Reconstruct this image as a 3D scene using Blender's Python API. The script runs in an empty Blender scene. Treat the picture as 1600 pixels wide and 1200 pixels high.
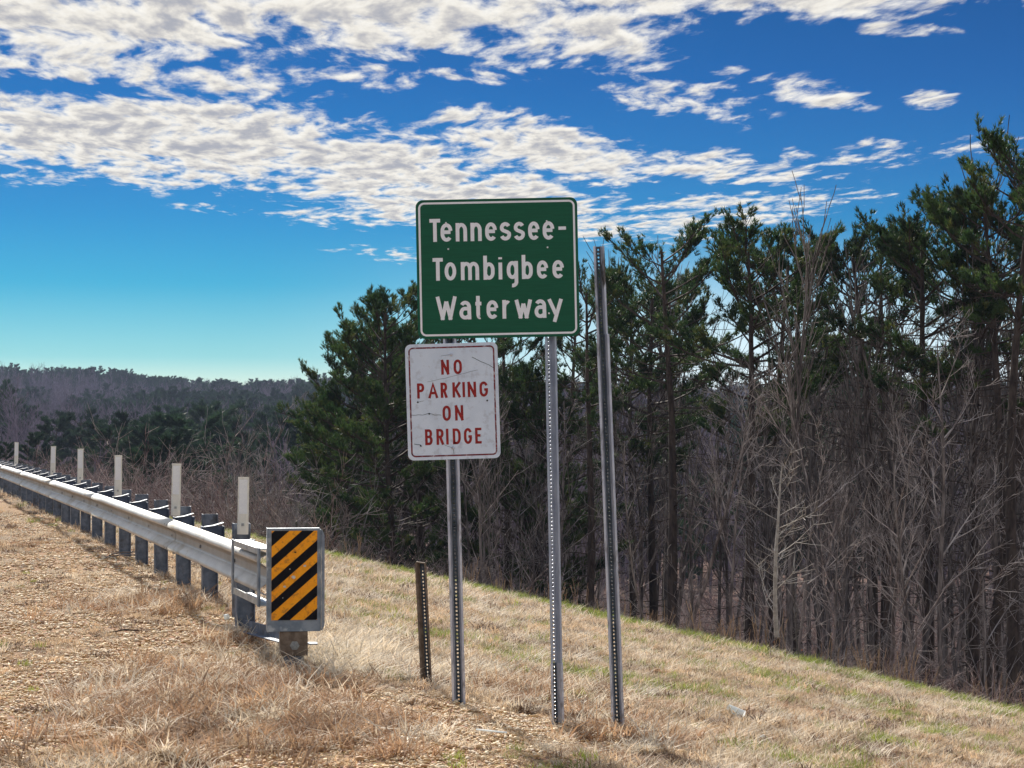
import bpy, math, random
import numpy as np
from mathutils import Vector, Matrix
random.seed(7)
rs = np.random.RandomState(7)
sc = bpy.context.scene
R = math.radians
F = 3320.0          # focal length in photo pixels
HY = 660.0          # row of the horizon
EYE = 1.7
TH = 0.2952         # tangent of the road's direction, to the left of straight ahead
CO = math.cos(math.atan(TH)); SI = math.sin(math.atan(TH))

# ------------------------------------------------------------------ camera
cd = bpy.data.cameras.new('camera'); cam = bpy.data.objects.new('camera', cd)
sc.collection.objects.link(cam); sc.camera = cam
cam.location = (0, 0, EYE); cam.rotation_euler = (R(90) + math.atan(60 / F), 0, 0)
cd.sensor_width = 36; cd.lens = F / 1600 * 36; cd.clip_start = 0.1; cd.clip_end = 8000

# ------------------------------------------------------------------ world, sun, exposure
SUN_EL, SUN_AZ = 31.0, -15.0       # azimuth measured to the right of straight ahead
SKY_STRENGTH = 0.14
SUN_STRENGTH = 5.0
EXPOSURE = 0.80
sc.view_settings.view_transform = 'Standard'; sc.view_settings.look = 'None'
sc.view_settings.exposure = EXPOSURE; sc.view_settings.gamma = 1; sc.view_settings.use_curve_mapping = False


class NT:
    """small helper for wiring nodes"""
    def __init__(s, tree): s.t = tree; s.n = tree.nodes; s.l = tree.links
    def new(s, typ, **kw):
        n = s.n.new(typ)
        for k, v in kw.items(): setattr(n, k, v)
        return n
    def put(s, sock, v):
        if isinstance(v, bpy.types.NodeSocket): s.l.new(v, sock)
        elif v is not None: sock.default_value = v
    def m(s, op, a, b=None, c=None, clamp=False):
        n = s.new('ShaderNodeMath', operation=op, use_clamp=clamp)
        for i, v in enumerate((a, b, c)):
            if v is not None: s.put(n.inputs[i], v)
        return n.outputs[0]
    def mix(s, f, a, b, blend='MIX'):
        n = s.new('ShaderNodeMix', data_type='RGBA', blend_type=blend)
        s.put(n.inputs[0], f); s.put(n.inputs[6], a); s.put(n.inputs[7], b)
        return n.outputs[2]
    def noise(s, vec, scale, detail=4, rough=0.55, dist=0.0):
        n = s.new('ShaderNodeTexNoise')
        if vec is not None: s.put(n.inputs['Vector'], vec)
        n.inputs['Scale'].default_value = scale; n.inputs['Detail'].default_value = detail
        n.inputs['Roughness'].default_value = rough; n.inputs['Distortion'].default_value = dist
        return n.outputs['Fac']
    def smooth(s, v, a, b):
        n = s.new('ShaderNodeMapRange', interpolation_type='SMOOTHSTEP')
        s.put(n.inputs[0], v); n.inputs[1].default_value = a; n.inputs[2].default_value = b
        return n.outputs[0]
    def ramp(s, f, stops, interp='LINEAR'):
        n = s.new('ShaderNodeValToRGB'); s.put(n.inputs[0], f); cr = n.color_ramp; cr.interpolation = interp
        while len(cr.elements) < len(stops): cr.elements.new(0.5)
        for e, (p, c) in zip(cr.elements, stops):
            e.position = p; e.color = (c[0], c[1], c[2], 1)
        return n.outputs[0]
    def vec(s, x, y, z=0.0):
        n = s.new('ShaderNodeCombineXYZ')
        s.put(n.inputs[0], x); s.put(n.inputs[1], y); s.put(n.inputs[2], z)
        return n.outputs[0]


world = bpy.data.worlds.new('World'); sc.world = world; world.use_nodes = True
w = NT(world.node_tree); w.n.clear()
tc = w.new('ShaderNodeTexCoord').outputs['Generated']
sep = w.new('ShaderNodeSeparateXYZ'); w.l.new(tc, sep.inputs[0])
dx, dy, dz = sep.outputs
sky = w.new('ShaderNodeTexSky', sky_type='NISHITA', sun_disc=False)
sky.sun_elevation = R(SUN_EL); sky.sun_rotation = R(SUN_AZ % 360)
sky.air_density = 1.0; sky.dust_density = 0.3; sky.ozone_density = 2.5
el = w.m('MULTIPLY', w.m('ARCSINE', dz), 180 / math.pi)          # degrees above the horizon
az = w.m('MULTIPLY', w.m('ARCTAN2', dx, dy), 180 / math.pi)      # degrees to the right
PXD = 180 / math.pi / F
# colour of the clear winter sky: pale at the horizon, polarised deep blue above, brightened overhead to lift the shade
tint = w.ramp(w.m('DIVIDE', w.m('ADD', el, 2), 30, clamp=True), [
    (0.00, (0.52, 0.50, 0.56)), (0.085, (0.27, 0.34, 0.41)), (0.125, (0.085, 0.225, 0.315)), (0.19, (0.014, 0.150, 0.265)),
    (0.25, (0.008, 0.112, 0.235)), (0.29, (0.008, 0.094, 0.215)), (0.37, (0.005, 0.072, 0.185)), (0.44, (0.004, 0.062, 0.158)), (0.70, (0.10, 0.25, 0.42)), (1.0, (0.28, 0.46, 0.66))])
skyc = w.mix(1.0, sky.outputs[0], tint, 'MULTIPLY')
gain = w.new('ShaderNodeMix', data_type='RGBA', blend_type='MULTIPLY'); gain.inputs[0].default_value = 1
w.l.new(skyc, gain.inputs[6]); gain.inputs[7].default_value = (1.0, 1.0, 1.0, 1); skyc = gain.outputs[2]
# altocumulus on a level sheet seen in perspective
zc = w.m('MAXIMUM', dz, 0.02)
px_ = w.m('DIVIDE', dx, zc); py_ = w.m('DIVIDE', dy, zc)
warp = w.noise(w.vec(px_, py_), 1.3, 2, 0.5)
wv = w.m('MULTIPLY', w.m('SUBTRACT', warp, 0.5), 0.25)
pu = w.m('ADD', w.m('MULTIPLY', px_, 1.0), wv); pv = w.m('ADD', w.m('MULTIPLY', py_, 0.36), w.m('MULTIPLY', px_, 0.18))
fine = w.noise(w.vec(pu, pv), 10.0, 7, 0.58, 0.0)
mid = w.noise(w.vec(pu, pv), 2.8, 2, 0.5, 0.0)
cells = w.m('ADD', w.m('MULTIPLY', fine, 0.62), w.m('MULTIPLY', mid, 0.38))
cells_up = w.m('ADD', w.m('MULTIPLY', w.noise(w.vec(pu, w.m('SUBTRACT', pv, 0.028)), 10.0, 7, 0.58, 0.0), 0.7), w.m('MULTIPLY', mid, 0.3))
large = w.noise(w.vec(px_, w.m('MULTIPLY', py_, 0.5)), 0.55, 2, 0.5)
cover = None
def bank(cx, cy, rx, ry, tilt, amp):
    """a bank of cloud: centre, half widths (written in photo pixels, used as angles), tilt in degrees"""
    global cover
    a0, e0 = (cx - 800) * PXD, (HY - cy) * PXD
    u = w.m('SUBTRACT', az, a0); v = w.m('SUBTRACT', el, e0)
    c, s_ = math.cos(R(tilt)), math.sin(R(tilt))
    uu = w.m('DIVIDE', w.m('SUBTRACT', w.m('MULTIPLY', u, c), w.m('MULTIPLY', v, s_)), rx * PXD)
    vv = w.m('DIVIDE', w.m('ADD', w.m('MULTIPLY', u, s_), w.m('MULTIPLY', v, c)), ry * PXD)
    r2 = w.m('ADD', w.m('MULTIPLY', uu, uu), w.m('MULTIPLY', vv, vv))
    g = w.m('MULTIPLY', w.smooth(w.m('SQRT', r2), 1.20, 0.30), amp)
    cover = g if cover is None else w.m('MAXIMUM', cover, g)
for b in [(150, 10, 520, 125, 3, .43), (640, 20, 480, 95, 6, .40), (1150, -2, 620, 50, 2, .36), (960, 85, 190, 40, 12, .25), (330, 135, 240, 40, 2, .25), (120, 120, 260, 40, 3, .30),
          (250, 225, 560, 85, 3, .42), (640, 275, 400, 95, 10, .40), (860, 235, 220, 62, 12, .35), (1110, 262, 260, 34, 4, .28), (820, 345, 380, 40, 3, .28), (560, 340, 200, 24, 2, .24),
          (1060, 155, 160, 46, 10, .31), (1265, 150, 110, 30, 12, .27), (1440, 166, 60, 18, 2, .25), (1370, 246, 280, 26, -3, .235),
          (1080, 340, 260, 44, 0, .27), (1230, 310, 220, 24, 0, .22), (590, 125, 110, 26, 3, .26), (430, 125, 130, 30, 3, .27), (720, 120, 90, 16, 5, .23), (60, 290, 120, 16, 2, .24), (600, 400, 110, 18, 4, .2), (1130, 115, 60, 18, 6, .24), (1400, 60, 120, 16, 2, .22), (380, 330, 160, 12, 2, .2)]:
    bank(*b)
# outside the picture the broken sheet goes on, cover raised to brighten the shade
away = w.smooth(w.m('MAXIMUM', w.m('ABSOLUTE', az), w.m('ADD', w.m('MULTIPLY', el, 1.0), 3.4)), 14.2, 19.0)
general = w.m('MULTIPLY', w.smooth(large, 0.30, 0.55), 0.36)
general = w.m('MULTIPLY', general, w.smooth(el, 4.0, 9.0))
cover = w.m('ADD', w.m('MULTIPLY', cover, w.m('SUBTRACT', 1.0, away)), w.m('MULTIPLY', general, away))
dens = w.m('ADD', w.m('ADD', w.m('MULTIPLY', w.m('SUBTRACT', cells, 0.5), 1.5), 0.5), w.m('MULTIPLY', cover, 0.92))
alpha = w.m('MULTIPLY', w.smooth(dens, 0.625, 0.86), w.smooth(cover, 0.01, 0.08))
thick = w.smooth(w.m('ADD', cells_up, w.m('MULTIPLY', cover, 0.5)), 0.56, 0.84)
ccol = w.ramp(thick, [(0.0, (0.95, 0.92, 0.85)), (0.40, (0.84, 0.80, 0.72)), (0.72, (0.60, 0.58, 0.56)), (1.0, (0.40, 0.41, 0.45))])  # white to grey: shading of the cloud undersides put into the colour
cl = w.mix(1.0, ccol, (4.4, 4.4, 4.4, 1), 'MULTIPLY')
# thin bright veil added low in the sky at right for a glow, away from the sun
veil = w.m('MULTIPLY', w.m('MULTIPLY', w.smooth(el, 5.5, 1.0), w.smooth(w.m('ABSOLUTE', w.m('SUBTRACT', az, 14)), 22.0, 6.0)), 0.75)
skyc = w.mix(veil, skyc, (4.4, 4.9, 5.2, 1))
final = w.mix(w.m('MULTIPLY', alpha, 0.97), skyc, cl)
bg = w.new('ShaderNodeBackground'); w.l.new(final, bg.inputs[0]); bg.inputs[1].default_value = SKY_STRENGTH
wo = w.new('ShaderNodeOutputWorld'); w.l.new(bg.outputs[0], wo.inputs[0])

sd = bpy.data.lights.new('sun', 'SUN'); sun = bpy.data.objects.new('sun', sd); sc.collection.objects.link(sun)
sd.energy = SUN_STRENGTH; sd.angle = R(3.0); sd.color = (1.0, 0.93, 0.82)
sv = Vector((math.sin(R(SUN_AZ)) * math.cos(R(SUN_EL)), math.cos(R(SUN_AZ)) * math.cos(R(SUN_EL)), math.sin(R(SUN_EL))))
sun.rotation_euler = sv.to_track_quat('Z', 'Y').to_euler(); sun.location = (30, 30, 40)


# ------------------------------------------------------------------ helpers
def link(o, parent=None, coll=None):
    (coll or sc.collection).objects.link(o)
    if parent is not None: o.parent = parent
    return o
def tag(o, label=None, cat=None, group=None, kind=None):
    for k, v in (('label', label), ('category', cat), ('group', group), ('kind', kind)):
        if v: o[k] = v
    return o
def empty(name, loc, label, cat, group=None, rot=(0, 0, 0)):
    o = bpy.data.objects.new(name, None); link(o); o.location = loc; o.rotation_euler = rot; o.empty_display_size = .2
    return tag(o, label, cat, group)

class MB:
    def __init__(s): s.v = []; s.f = []; s.n = 0; s.sm = []
    def add(s, vs, fs, smooth=False):
        vs = [tuple(map(float, p)) for p in vs]
        s.v += vs; s.f += [tuple(i + s.n for i in f) for f in fs]; s.sm += [smooth] * len(fs); s.n += len(vs)
    def box(s, x0, x1, y0, y1, z0, z1, M=None, taper=None):
        vs = [Vector((x, y, z)) for z in (z0, z1) for (x, y) in ((x0, y0), (x1, y0), (x1, y1), (x0, y1))]
        if M is not None: vs = [M @ p for p in vs]
        s.add(vs, [(3, 2, 1, 0), (4, 5, 6, 7), (0, 1, 5, 4), (1, 2, 6, 5), (2, 3, 7, 6), (3, 0, 4, 7)])
    def tube(s, pts, rad, n=3, cap=False):
        pts = [Vector(p) for p in pts]; base = s.n; vs = []; fs = []
        for i, p in enumerate(pts):
            d = (pts[min(i + 1, len(pts) - 1)] - pts[max(i - 1, 0)]).normalized()
            up = Vector((0, 0, 1)) if abs(d.z) < .9 else Vector((1, 0, 0))
            a = d.cross(up).normalized(); b = a.cross(d)
            for k in range(n):
                t = 2 * math.pi * k / n
                vs.append(p + (a * math.cos(t) + b * math.sin(t)) * rad[i])
        for i in range(len(pts) - 1):
            for k in range(n):
                k2 = (k + 1) % n
                fs.append((i * n + k, i * n + k2, (i + 1) * n + k2, (i + 1) * n + k))
        if cap: fs.append(tuple(range(n))); fs.append(tuple((len(pts) - 1) * n + k for k in range(n)[::-1]))
        s.add(vs, fs, n > 4)
    def extrude(s, prof, paths, closed=True, cap=True, smooth=False):
        """prof: list of 2-D points; paths: list of functions point->3-D, one per station"""
        n = len(prof); vs = []
        for fn in paths: vs += [fn(p) for p in prof]
        fs = []
        for i in range(len(paths) - 1):
            for k in range(n if closed else n - 1):
                k2 = (k + 1) % n
                fs.append((i * n + k, i * n + k2, (i + 1) * n + k2, (i + 1) * n + k))
        if cap and closed: fs.append(tuple(range(n))[::-1]); fs.append(tuple((len(paths) - 1) * n + k for k in range(n)))
        s.add(vs, fs, smooth)
    def mesh(s, name):
        me = bpy.data.meshes.new(name); me.from_pydata(s.v, [], s.f)
        me.polygons.foreach_set('use_smooth', s.sm); me.update(); return me
    def build(s, name, mat, parent=None, bevel=0.0, loc=None):
        me = s.mesh(name); me.materials.append(mat)
        o = bpy.data.objects.new(name, me); link(o, parent)
        if loc: o.location = loc
        if bevel:
            b = o.modifiers.new('bevel', 'BEVEL'); b.width = bevel; b.segments = 2; b.limit_method = 'ANGLE'
        return o

def tri_mesh(name, V, T, mat, mats=None, midx=None):
    me = bpy.data.meshes.new(name); V = np.asarray(V, np.float32); T = np.asarray(T, np.int32)
    me.vertices.add(len(V)); me.vertices.foreach_set('co', V.ravel())
    k = T.shape[1]
    me.loops.add(T.size); me.loops.foreach_set('vertex_index', T.ravel())
    me.polygons.add(len(T)); me.polygons.foreach_set('loop_start', np.arange(0, T.size, k, dtype=np.int32))
    me.polygons.foreach_set('loop_total', np.full(len(T), k, np.int32))
    me.update(); me.validate()
    me.materials.append(mat); return me

def vnoise(x, y, seed=0):
    """smooth value noise for arrays, 0..1"""
    x = np.asarray(x, float); y = np.asarray(y, float)
    xi = np.floor(x).astype(np.int64); yi = np.floor(y).astype(np.int64); fx = x - xi; fy = y - yi
    fx = fx * fx * (3 - 2 * fx); fy = fy * fy * (3 - 2 * fy)
    def h(a, b):
        n = (a * 374761393 + b * 668265263 + seed * 1274126177) & 0xffffffff
        n = ((n ^ (n >> 13)) * 1103515245) & 0xffffffff
        return ((n ^ (n >> 16)) & 0xffff) / 65535.0
    return (h(xi, yi) * (1 - fx) + h(xi + 1, yi) * fx) * (1 - fy) + (h(xi, yi + 1) * (1 - fx) + h(xi + 1, yi + 1) * fx) * fy
def fbm(x, y, seed=0, oct=3):
    s = 0; a = 1; t = 0
    for i in range(oct):
        s = s + a * vnoise(x * 2 ** i, y * 2 ** i, seed + i * 17); t += a; a *= .5
    return s / t
def sstep(v, a, b):
    t = np.clip((np.asarray(v, float) - a) / (b - a), 0, 1); return t * t * (3 - 2 * t)
def softp(v, k):    # soft max(v, 0)
    v = np.asarray(v, float); return np.where(v > 12 * k, v, k * np.log1p(np.exp(np.minimum(v, 12 * k) / k)))

def crest(Y): return np.clip(16.8 - (np.asarray(Y, float) - 31) * .285, 8.2, 20.0)
def terrain(X, Y):
    X = np.asarray(X, float); Y = np.asarray(Y, float); L = X + TH * Y
    z = -.185 * softp(L - 2.92, .12)
    z = z - .42 * softp(L - crest(Y), .25)
    z = z - .33 * softp(-L - 13, .5)
    z = z - .08 * np.clip((Y - 25) / 25, 0, 1.5) ** 2 - .012 * np.clip(Y - 62, 0, 400)
    floor = -9.0 + 1.6 * (fbm(X / 23, Y / 23, 5) - .5) - 3 * sstep(Y, 90, 220) + 15.6 * sstep(Y, 330, 800) * (.62 + .8 * fbm(X / 90, Y / 260, 9, 2)) + 1.0 * np.exp(-((X / np.maximum(Y, 1) + .225) / .05) ** 2) * sstep(Y, 420, 800) - 2.5 * sstep(X, -40, 60) * sstep(Y, 400, 800)
    z = floor + softp(z - floor, .35)
    near = 1 - sstep(Y, 60, 120)
    z = z + near * (.05 * (fbm(X / .9, Y / .9, 2) - .5) + .035 * (fbm(X / .22, Y / .22, 3) - .5)) * sstep(L, -1.5, -.6)
    z = z - .035 * np.exp(-((L - 4.35) / .22) ** 2) * near    # small wash-out beside the signs
    z = z - .055 * np.exp(-(((X + 1.55) / .3) ** 2 + ((Y - 14.9) / .5) ** 2))    # scoured hollow round the end post
    return z
def th(x, y): return float(terrain(x, y))
def at(x, Z): return (x - 800) / F * Z
def zat(y, Z): return EYE - (y - HY) / F * Z
def hit(x, y):
    """where the ray through a photo pixel meets the ground"""
    Zs = np.arange(8, 80, .02); X = (x - 800) / F * Zs; z = EYE - (y - HY) / F * Zs
    k = int(np.argmax(z < terrain(X, Zs))); return float(X[k]), float(Zs[k])

# ------------------------------------------------------------------ materials
def material(name, c1, c2=None, scale=8.0, rough=.8, metal=0.0, bump=0.0, bscale=None, obj_random=0.0, translucent=0.0, stretch=None, detail=5, spec=.3, c3=None, scale3=2.0, world_pos=False):
    m = bpy.data.materials.new(name); m.use_nodes = True; t = NT(m.node_tree)
    p = t.n['Principled BSDF']; p.inputs['Roughness'].default_value = rough; p.inputs['Metallic'].default_value = metal
    p.inputs['Specular IOR Level'].default_value = spec
    if world_pos: co = t.new('ShaderNodeNewGeometry').outputs['Position']
    else: co = t.new('ShaderNodeTexCoord').outputs['Object']
    if stretch:
        mp = t.new('ShaderNodeMapping'); t.l.new(co, mp.inputs[0]); mp.inputs['Scale'].default_value = stretch; co = mp.outputs[0]
    a = (*c1, 1)
    col = a
    if c2:
        f = t.smooth(t.noise(co, scale, detail, .6), .36, .64)
        col = t.mix(f, a, (*c2, 1))
    if c3:
        f = t.smooth(t.noise(co, scale3, 4, .65), .52, .66)
        col = t.mix(f, col, (*c3, 1))
    if obj_random:
        r = t.new('ShaderNodeObjectInfo').outputs['Random']
        k = t.m('ADD', t.m('MULTIPLY', r, 2 * obj_random), 1 - obj_random)
        col = t.mix(1.0, col, t.vec(k, t.m('POWER', k, .9), t.m('POWER', k, .8)), 'MULTIPLY')
    t.put(p.inputs['Base Color'], col)
    if bump:
        bn = t.new('ShaderNodeBump'); bn.inputs['Strength'].default_value = bump; bn.inputs['Distance'].default_value = .02
        t.l.new(t.noise(co, bscale or scale * 3, 5, .65), bn.inputs['Height']); t.l.new(bn.outputs[0], p.inputs['Normal'])
    if translucent:
        tr = t.new('ShaderNodeBsdfTranslucent'); t.put(tr.inputs[0], col)
        mx = t.new('ShaderNodeMixShader'); mx.inputs[0].default_value = translucent
        t.l.new(p.outputs[0], mx.inputs[1]); t.l.new(tr.outputs[0], mx.inputs[2])
        t.l.new(mx.outputs[0], t.n['Material Output'].inputs[0])
    return m

M = {}
M['galv'] = material('galvanised_steel', (.34, .37, .39), (.47, .49, .50), 9, .42, .45, .10, 60, c3=(.27, .29, .32), scale3=5)
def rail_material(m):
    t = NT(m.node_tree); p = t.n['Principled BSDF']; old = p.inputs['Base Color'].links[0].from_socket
    g = t.new('ShaderNodeAttribute', attribute_name='grime_and_shade').outputs['Fac']  # brown dirt that also paints shade into the valley and downward folds
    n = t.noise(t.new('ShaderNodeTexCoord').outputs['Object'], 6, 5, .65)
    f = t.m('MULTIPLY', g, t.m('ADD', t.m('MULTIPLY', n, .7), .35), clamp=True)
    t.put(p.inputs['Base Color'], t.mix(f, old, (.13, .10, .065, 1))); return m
M['rail'] = material('weathered_rail_steel', (.52, .53, .52), (.63, .64, .63), 5, .5, .12, .06, 40, stretch=(1, .25, 1), c3=(.42, .39, .33), scale3=3)
rail_material(M['rail'])
M['post'] = material('dull_post_steel', (.10, .125, .17), (.17, .20, .26), 14, .6, .3, .12, 60, c3=(.09, .095, .11), scale3=6)
M['block'] = material('dark_block_steel', (.06, .08, .13), (.10, .13, .20), 12, .5, .3, .08, 60)
M['web'] = material('shaded_channel_web', (.035, .05, .065), (.075, .095, .12), 22, .6, .3, .1, 90, stretch=(1, 1, .3))  # shade of the recessed channel put into a darker web colour
M['upost'] = material('old_channel_steel', (.44, .47, .56), (.62, .65, .73), 22, .48, .5, .12, 90, stretch=(1, 1, .3), c3=(.10, .09, .08), scale3=9)
M['upost_new'] = material('bluish_channel_steel', (.34, .38, .47), (.46, .50, .58), 22, .42, .5, .08, 90, stretch=(1, 1, .3))
M['stub'] = material('rusty_channel_steel', (.13, .095, .07), (.22, .17, .13), 22, .7, .3, .15, 90)
M['headsteel'] = material('bluish_head_steel', (.15, .19, .24), (.27, .31, .36), 7, .5, .3, .1, 60, c3=(.42, .46, .50), scale3=9)
M['bolt'] = material('bolt_steel', (.30, .30, .30), (.42, .42, .40), 60, .4, .7)
M['dark'] = material('dark_hole_steel', (.015, .015, .02), None, rough=.8)
M['deline'] = material('off_white_plastic', (.70, .69, .63), (.76, .75, .70), 12, .5, 0, .03, c3=(.58, .55, .48), scale3=7)
M['reflect'] = material('reflective_white_sheeting', (.80, .82, .84), (.74, .76, .80), 60, .35, 0, .02)
M['orange'] = material('amber_reflective_sheeting', (.93, .37, .006), (.86, .32, .005), 40, .6, 0, .02, c3=(.55, .20, .02), scale3=26)
M['black'] = material('black_sheeting', (.006, .006, .008), (.010, .010, .013), 40, .75, spec=.1)
M['scuff'] = material('bare_scuffed_metal', (.62, .64, .66), (.5, .5, .5), 40, .4, .3)
M['green'] = material('green_reflective_sheeting', (.002, .085, .042), (.003, .100, .050), 18, .5, 0, .02, stretch=(.3, 1, 6))
M['white'] = material('white_reflective_legend', (.88, .90, .95), (.82, .84, .90), 30, .45)
M['panelwhite'] = material('weathered_white_sheeting', (.68, .77, .90), (.62, .71, .84), 7, .45, 0, .03, c3=(.54, .60, .70), scale3=16)
M['red'] = material('faded_red_legend', (.36, .018, .014), (.22, .012, .012), 55, .5)
M['redborder'] = material('worn_red_border', (.22, .02, .03), (.10, .015, .025), 45, .55, c3=(.5, .45, .48), scale3=30)
M['crack'] = material('sheeting_crack', (.09, .12, .14), None, rough=.8)
M['alu'] = material('sheet_aluminium', (.5, .5, .52), (.4, .4, .42), 10, .4, .6)
M['bark_pine'] = material('pine_bark', (.035, .026, .022), (.085, .064, .052), 9, .9, 0, .5, 22, stretch=(1, 1, .3), obj_random=.25)
M['bark_grey'] = material('grey_bark', (.06, .05, .047), (.20, .175, .165), 6, .9, 0, .3, 20, stretch=(1, 1, .25), obj_random=.35)
M['twig'] = material('bare_twigs', (.13, .105, .098), (.38, .345, .33), 2.0, .9, obj_random=.35)
M['pale'] = material('pale_bark', (.27, .25, .225), (.40, .375, .345), 5, .85, obj_random=.1)
M['needle'] = material('pine_needles', (.020, .048, .016), (.046, .084, .024), .9, .55, obj_random=.3, translucent=.35, c3=(.11, .12, .035), scale3=2.6)
M['needle_far'] = material('far_pine_needles', (.022, .055, .028), (.04, .08, .035), .5, .7, obj_random=.35, translucent=.15)
M['cedar'] = material('cedar_foliage', (.022, .06, .024), (.045, .09, .03), 1.2, .65, obj_random=.2, translucent=.15)
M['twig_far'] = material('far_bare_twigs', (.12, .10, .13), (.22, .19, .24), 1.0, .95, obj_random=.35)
M['under'] = material('undergrowth_twigs', (.12, .065, .06), (.48, .40, .375), 1.2, .9, obj_random=.5)
M['rusty_leaf'] = material('dead_leaves', (.17, .06, .04), (.26, .11, .06), 3, .8, obj_random=.4, translucent=.2)
M['straw'] = material('straw_grass', (.47, .345, .215), (.66, .52, .36), 1.3, .75, obj_random=.35, translucent=.35, c3=(.40, .25, .15), scale3=.6)
M['straw_dark'] = material('weathered_brown_grass', (.15, .09, .055), (.27, .175, .11), 3, .8, obj_random=.3, translucent=.2)
M['straw_pale'] = material('bleached_grass', (.66, .56, .42), (.75, .66, .52), 3, .7, obj_random=.2, translucent=.3)
M['straw_red'] = material('rusty_grass', (.33, .20, .12), (.50, .34, .21), 3, .8, obj_random=.3, translucent=.3)
M['grass_green'] = material('fresh_green_grass', (.17, .23, .035), (.34, .37, .08), 3, .65, obj_random=.3, translucent=.35)
M['stalk'] = material('dry_broom_stalks', (.34, .22, .14), (.52, .38, .26), 3, .8, obj_random=.2, translucent=.2)
M['plastic'] = material('white_plastic', (.80, .84, .84), None, rough=.35, translucent=.45)

def stone_material():
    m = bpy.data.materials.new('river_gravel'); m.use_nodes = True; t = NT(m.node_tree)
    p = t.n['Principled BSDF']; p.inputs['Roughness'].default_value = .75
    r = t.new('ShaderNodeObjectInfo').outputs['Random']
    c = t.ramp(r, [(0, (.36, .19, .08)), (.3, (.54, .34, .15)), (.55, (.62, .46, .26)), (.8, (.72, .61, .44)), (1, (.24, .13, .07))])
    t.l.new(c, p.inputs['Base Color']); return m
M['stone'] = stone_material()

def ground_material():
    m = bpy.data.materials.new('ground_cover'); m.use_nodes = True; t = NT(m.node_tree)
    p = t.n['Principled BSDF']; p.inputs['Roughness'].default_value = .95; p.inputs['Specular IOR Level'].default_value = .1
    pos = t.new('ShaderNodeNewGeometry').outputs['Position']
    gv = t.new('ShaderNodeAttribute', attribute_name='gravel').outputs['Fac']
    wd = t.new('ShaderNodeAttribute', attribute_name='wood').outputs['Fac']
    n1 = t.noise(pos, 1.1, 5, .6); n2 = t.noise(pos, 9, 5, .65); n3 = t.noise(pos, 45, 3, .6)
    soil = t.ramp(n2, [(.3, (.07, .040, .026)), (.5, (.16, .095, .06)), (.7, (.28, .18, .11))])
    soil = t.mix(t.smooth(n1, .45, .65), soil, (.20, .125, .08, 1))
    vor = t.new('ShaderNodeTexVoronoi'); vor.inputs['Scale'].default_value = 42; t.l.new(pos, vor.inputs['Vector'])
    g = t.mix(.5, t.ramp(t.smooth(vor.outputs['Distance'], .0, .7), [(0, (.62, .45, .26)), (1, (.20, .11, .06))]), vor.outputs['Color'], 'SOFT_LIGHT')
    g = t.mix(.55, g, (.27, .165, .09, 1))
    c = t.mix(t.smooth(gv, .25, .6), soil, g)
    leaf = t.ramp(t.noise(pos, 2.2, 6, .7), [(.35, (.08, .045, .036)), (.5, (.16, .09, .07)), (.65, (.26, .17, .13))])
    c = t.mix(wd, c, leaf)
    t.l.new(c, p.inputs['Base Color'])
    b = t.new('ShaderNodeBump'); b.inputs['Strength'].default_value = .8; b.inputs['Distance'].default_value = .03
    t.l.new(t.m('ADD', n2, t.m('MULTIPLY', n3, .5)), b.inputs['Height']); t.l.new(b.outputs[0], p.inputs['Normal'])
    return m
M['ground'] = ground_material()
M['asphalt'] = material('asphalt', (.045, .045, .047), (.06, .06, .062), 30, .9, 0, .3, 120)
M['paint'] = material('road_paint', (.75, .75, .72), (.62, .62, .6), 14, .7)

# ------------------------------------------------------------------ ground
gpatch = [(620, 1120, 1.25, .75), (480, 1085, .7, .35), (820, 1130, .8, .5), (40, 1110, 1.0, 1.2), (120, 1060, .9, 1.2), (30, 960, 1, 2), (200, 880, .8, 2), (330, 985, 1.0, 1.3), (120, 960, .8, 1.5), (230, 1010, .6, .8), (60, 880, .9, 3)]
gp_world = [(*hit(x, y), a, b) for x, y, a, b in gpatch]
def gravel(X, Y):
    X = np.asarray(X, float); Y = np.asarray(Y, float); L = X + TH * Y
    g = .74 * np.exp(-((L - 2.7) / .85) ** 2) + .42 * sstep(-L, -3.0, -1.5)
    for gx, gy, a, b in gp_world:
        g = np.maximum(g, 1.25 * np.exp(-(((X - gx) / a) ** 2 + ((Y - gy) / (b * 1.6)) ** 2)))
    g = g + .9 * sstep(-L, -.9, .3)
    g = g + .75 * (fbm(X / .55, Y / .8, 31) - .5)
    return np.clip(g, 0, 1)

def spaced(a, dense0, dense1, b, step, grow=1.16):
    c = list(np.arange(dense0, dense1, step)); v = dense1; s = step
    while v < b: c.append(v); s *= grow; v += s
    v = dense0 - step; s = step
    while v > a: c.append(v); s *= grow; v -= s
    return np.array(sorted(c))
Ls = spaced(-700, -2.5, 21, 1100, .11); Ys = spaced(-60, 8, 60, 1150, .14, 1.10)
LL, YY = np.meshgrid(Ls, Ys); XX = LL - TH * YY
ZZ = terrain(XX, YY)
V = V_ground = np.stack([XX, YY, ZZ], -1).reshape(-1, 3); nl = len(Ls); ny = len(Ys)
idx = np.arange(nl * ny).reshape(ny, nl)
Q = np.stack([idx[:-1, :-1], idx[:-1, 1:], idx[1:, 1:], idx[1:, :-1]], -1).reshape(-1, 4)
me = tri_mesh('ground', V, Q, M['ground'])
a = me.attributes.new('gravel', 'FLOAT', 'POINT'); a.data.foreach_set('value', gravel(V[:, 0], V[:, 1]).astype(np.float32))
wood = sstep(V[:, 0] + TH * V[:, 1] - crest(V[:, 1]), .4, 1.6) ; wood = np.maximum(wood, sstep(V[:, 1], 110, 140))
a = me.attributes.new('wood', 'FLOAT', 'POINT'); a.data.foreach_set('value', wood.astype(np.float32))
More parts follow.
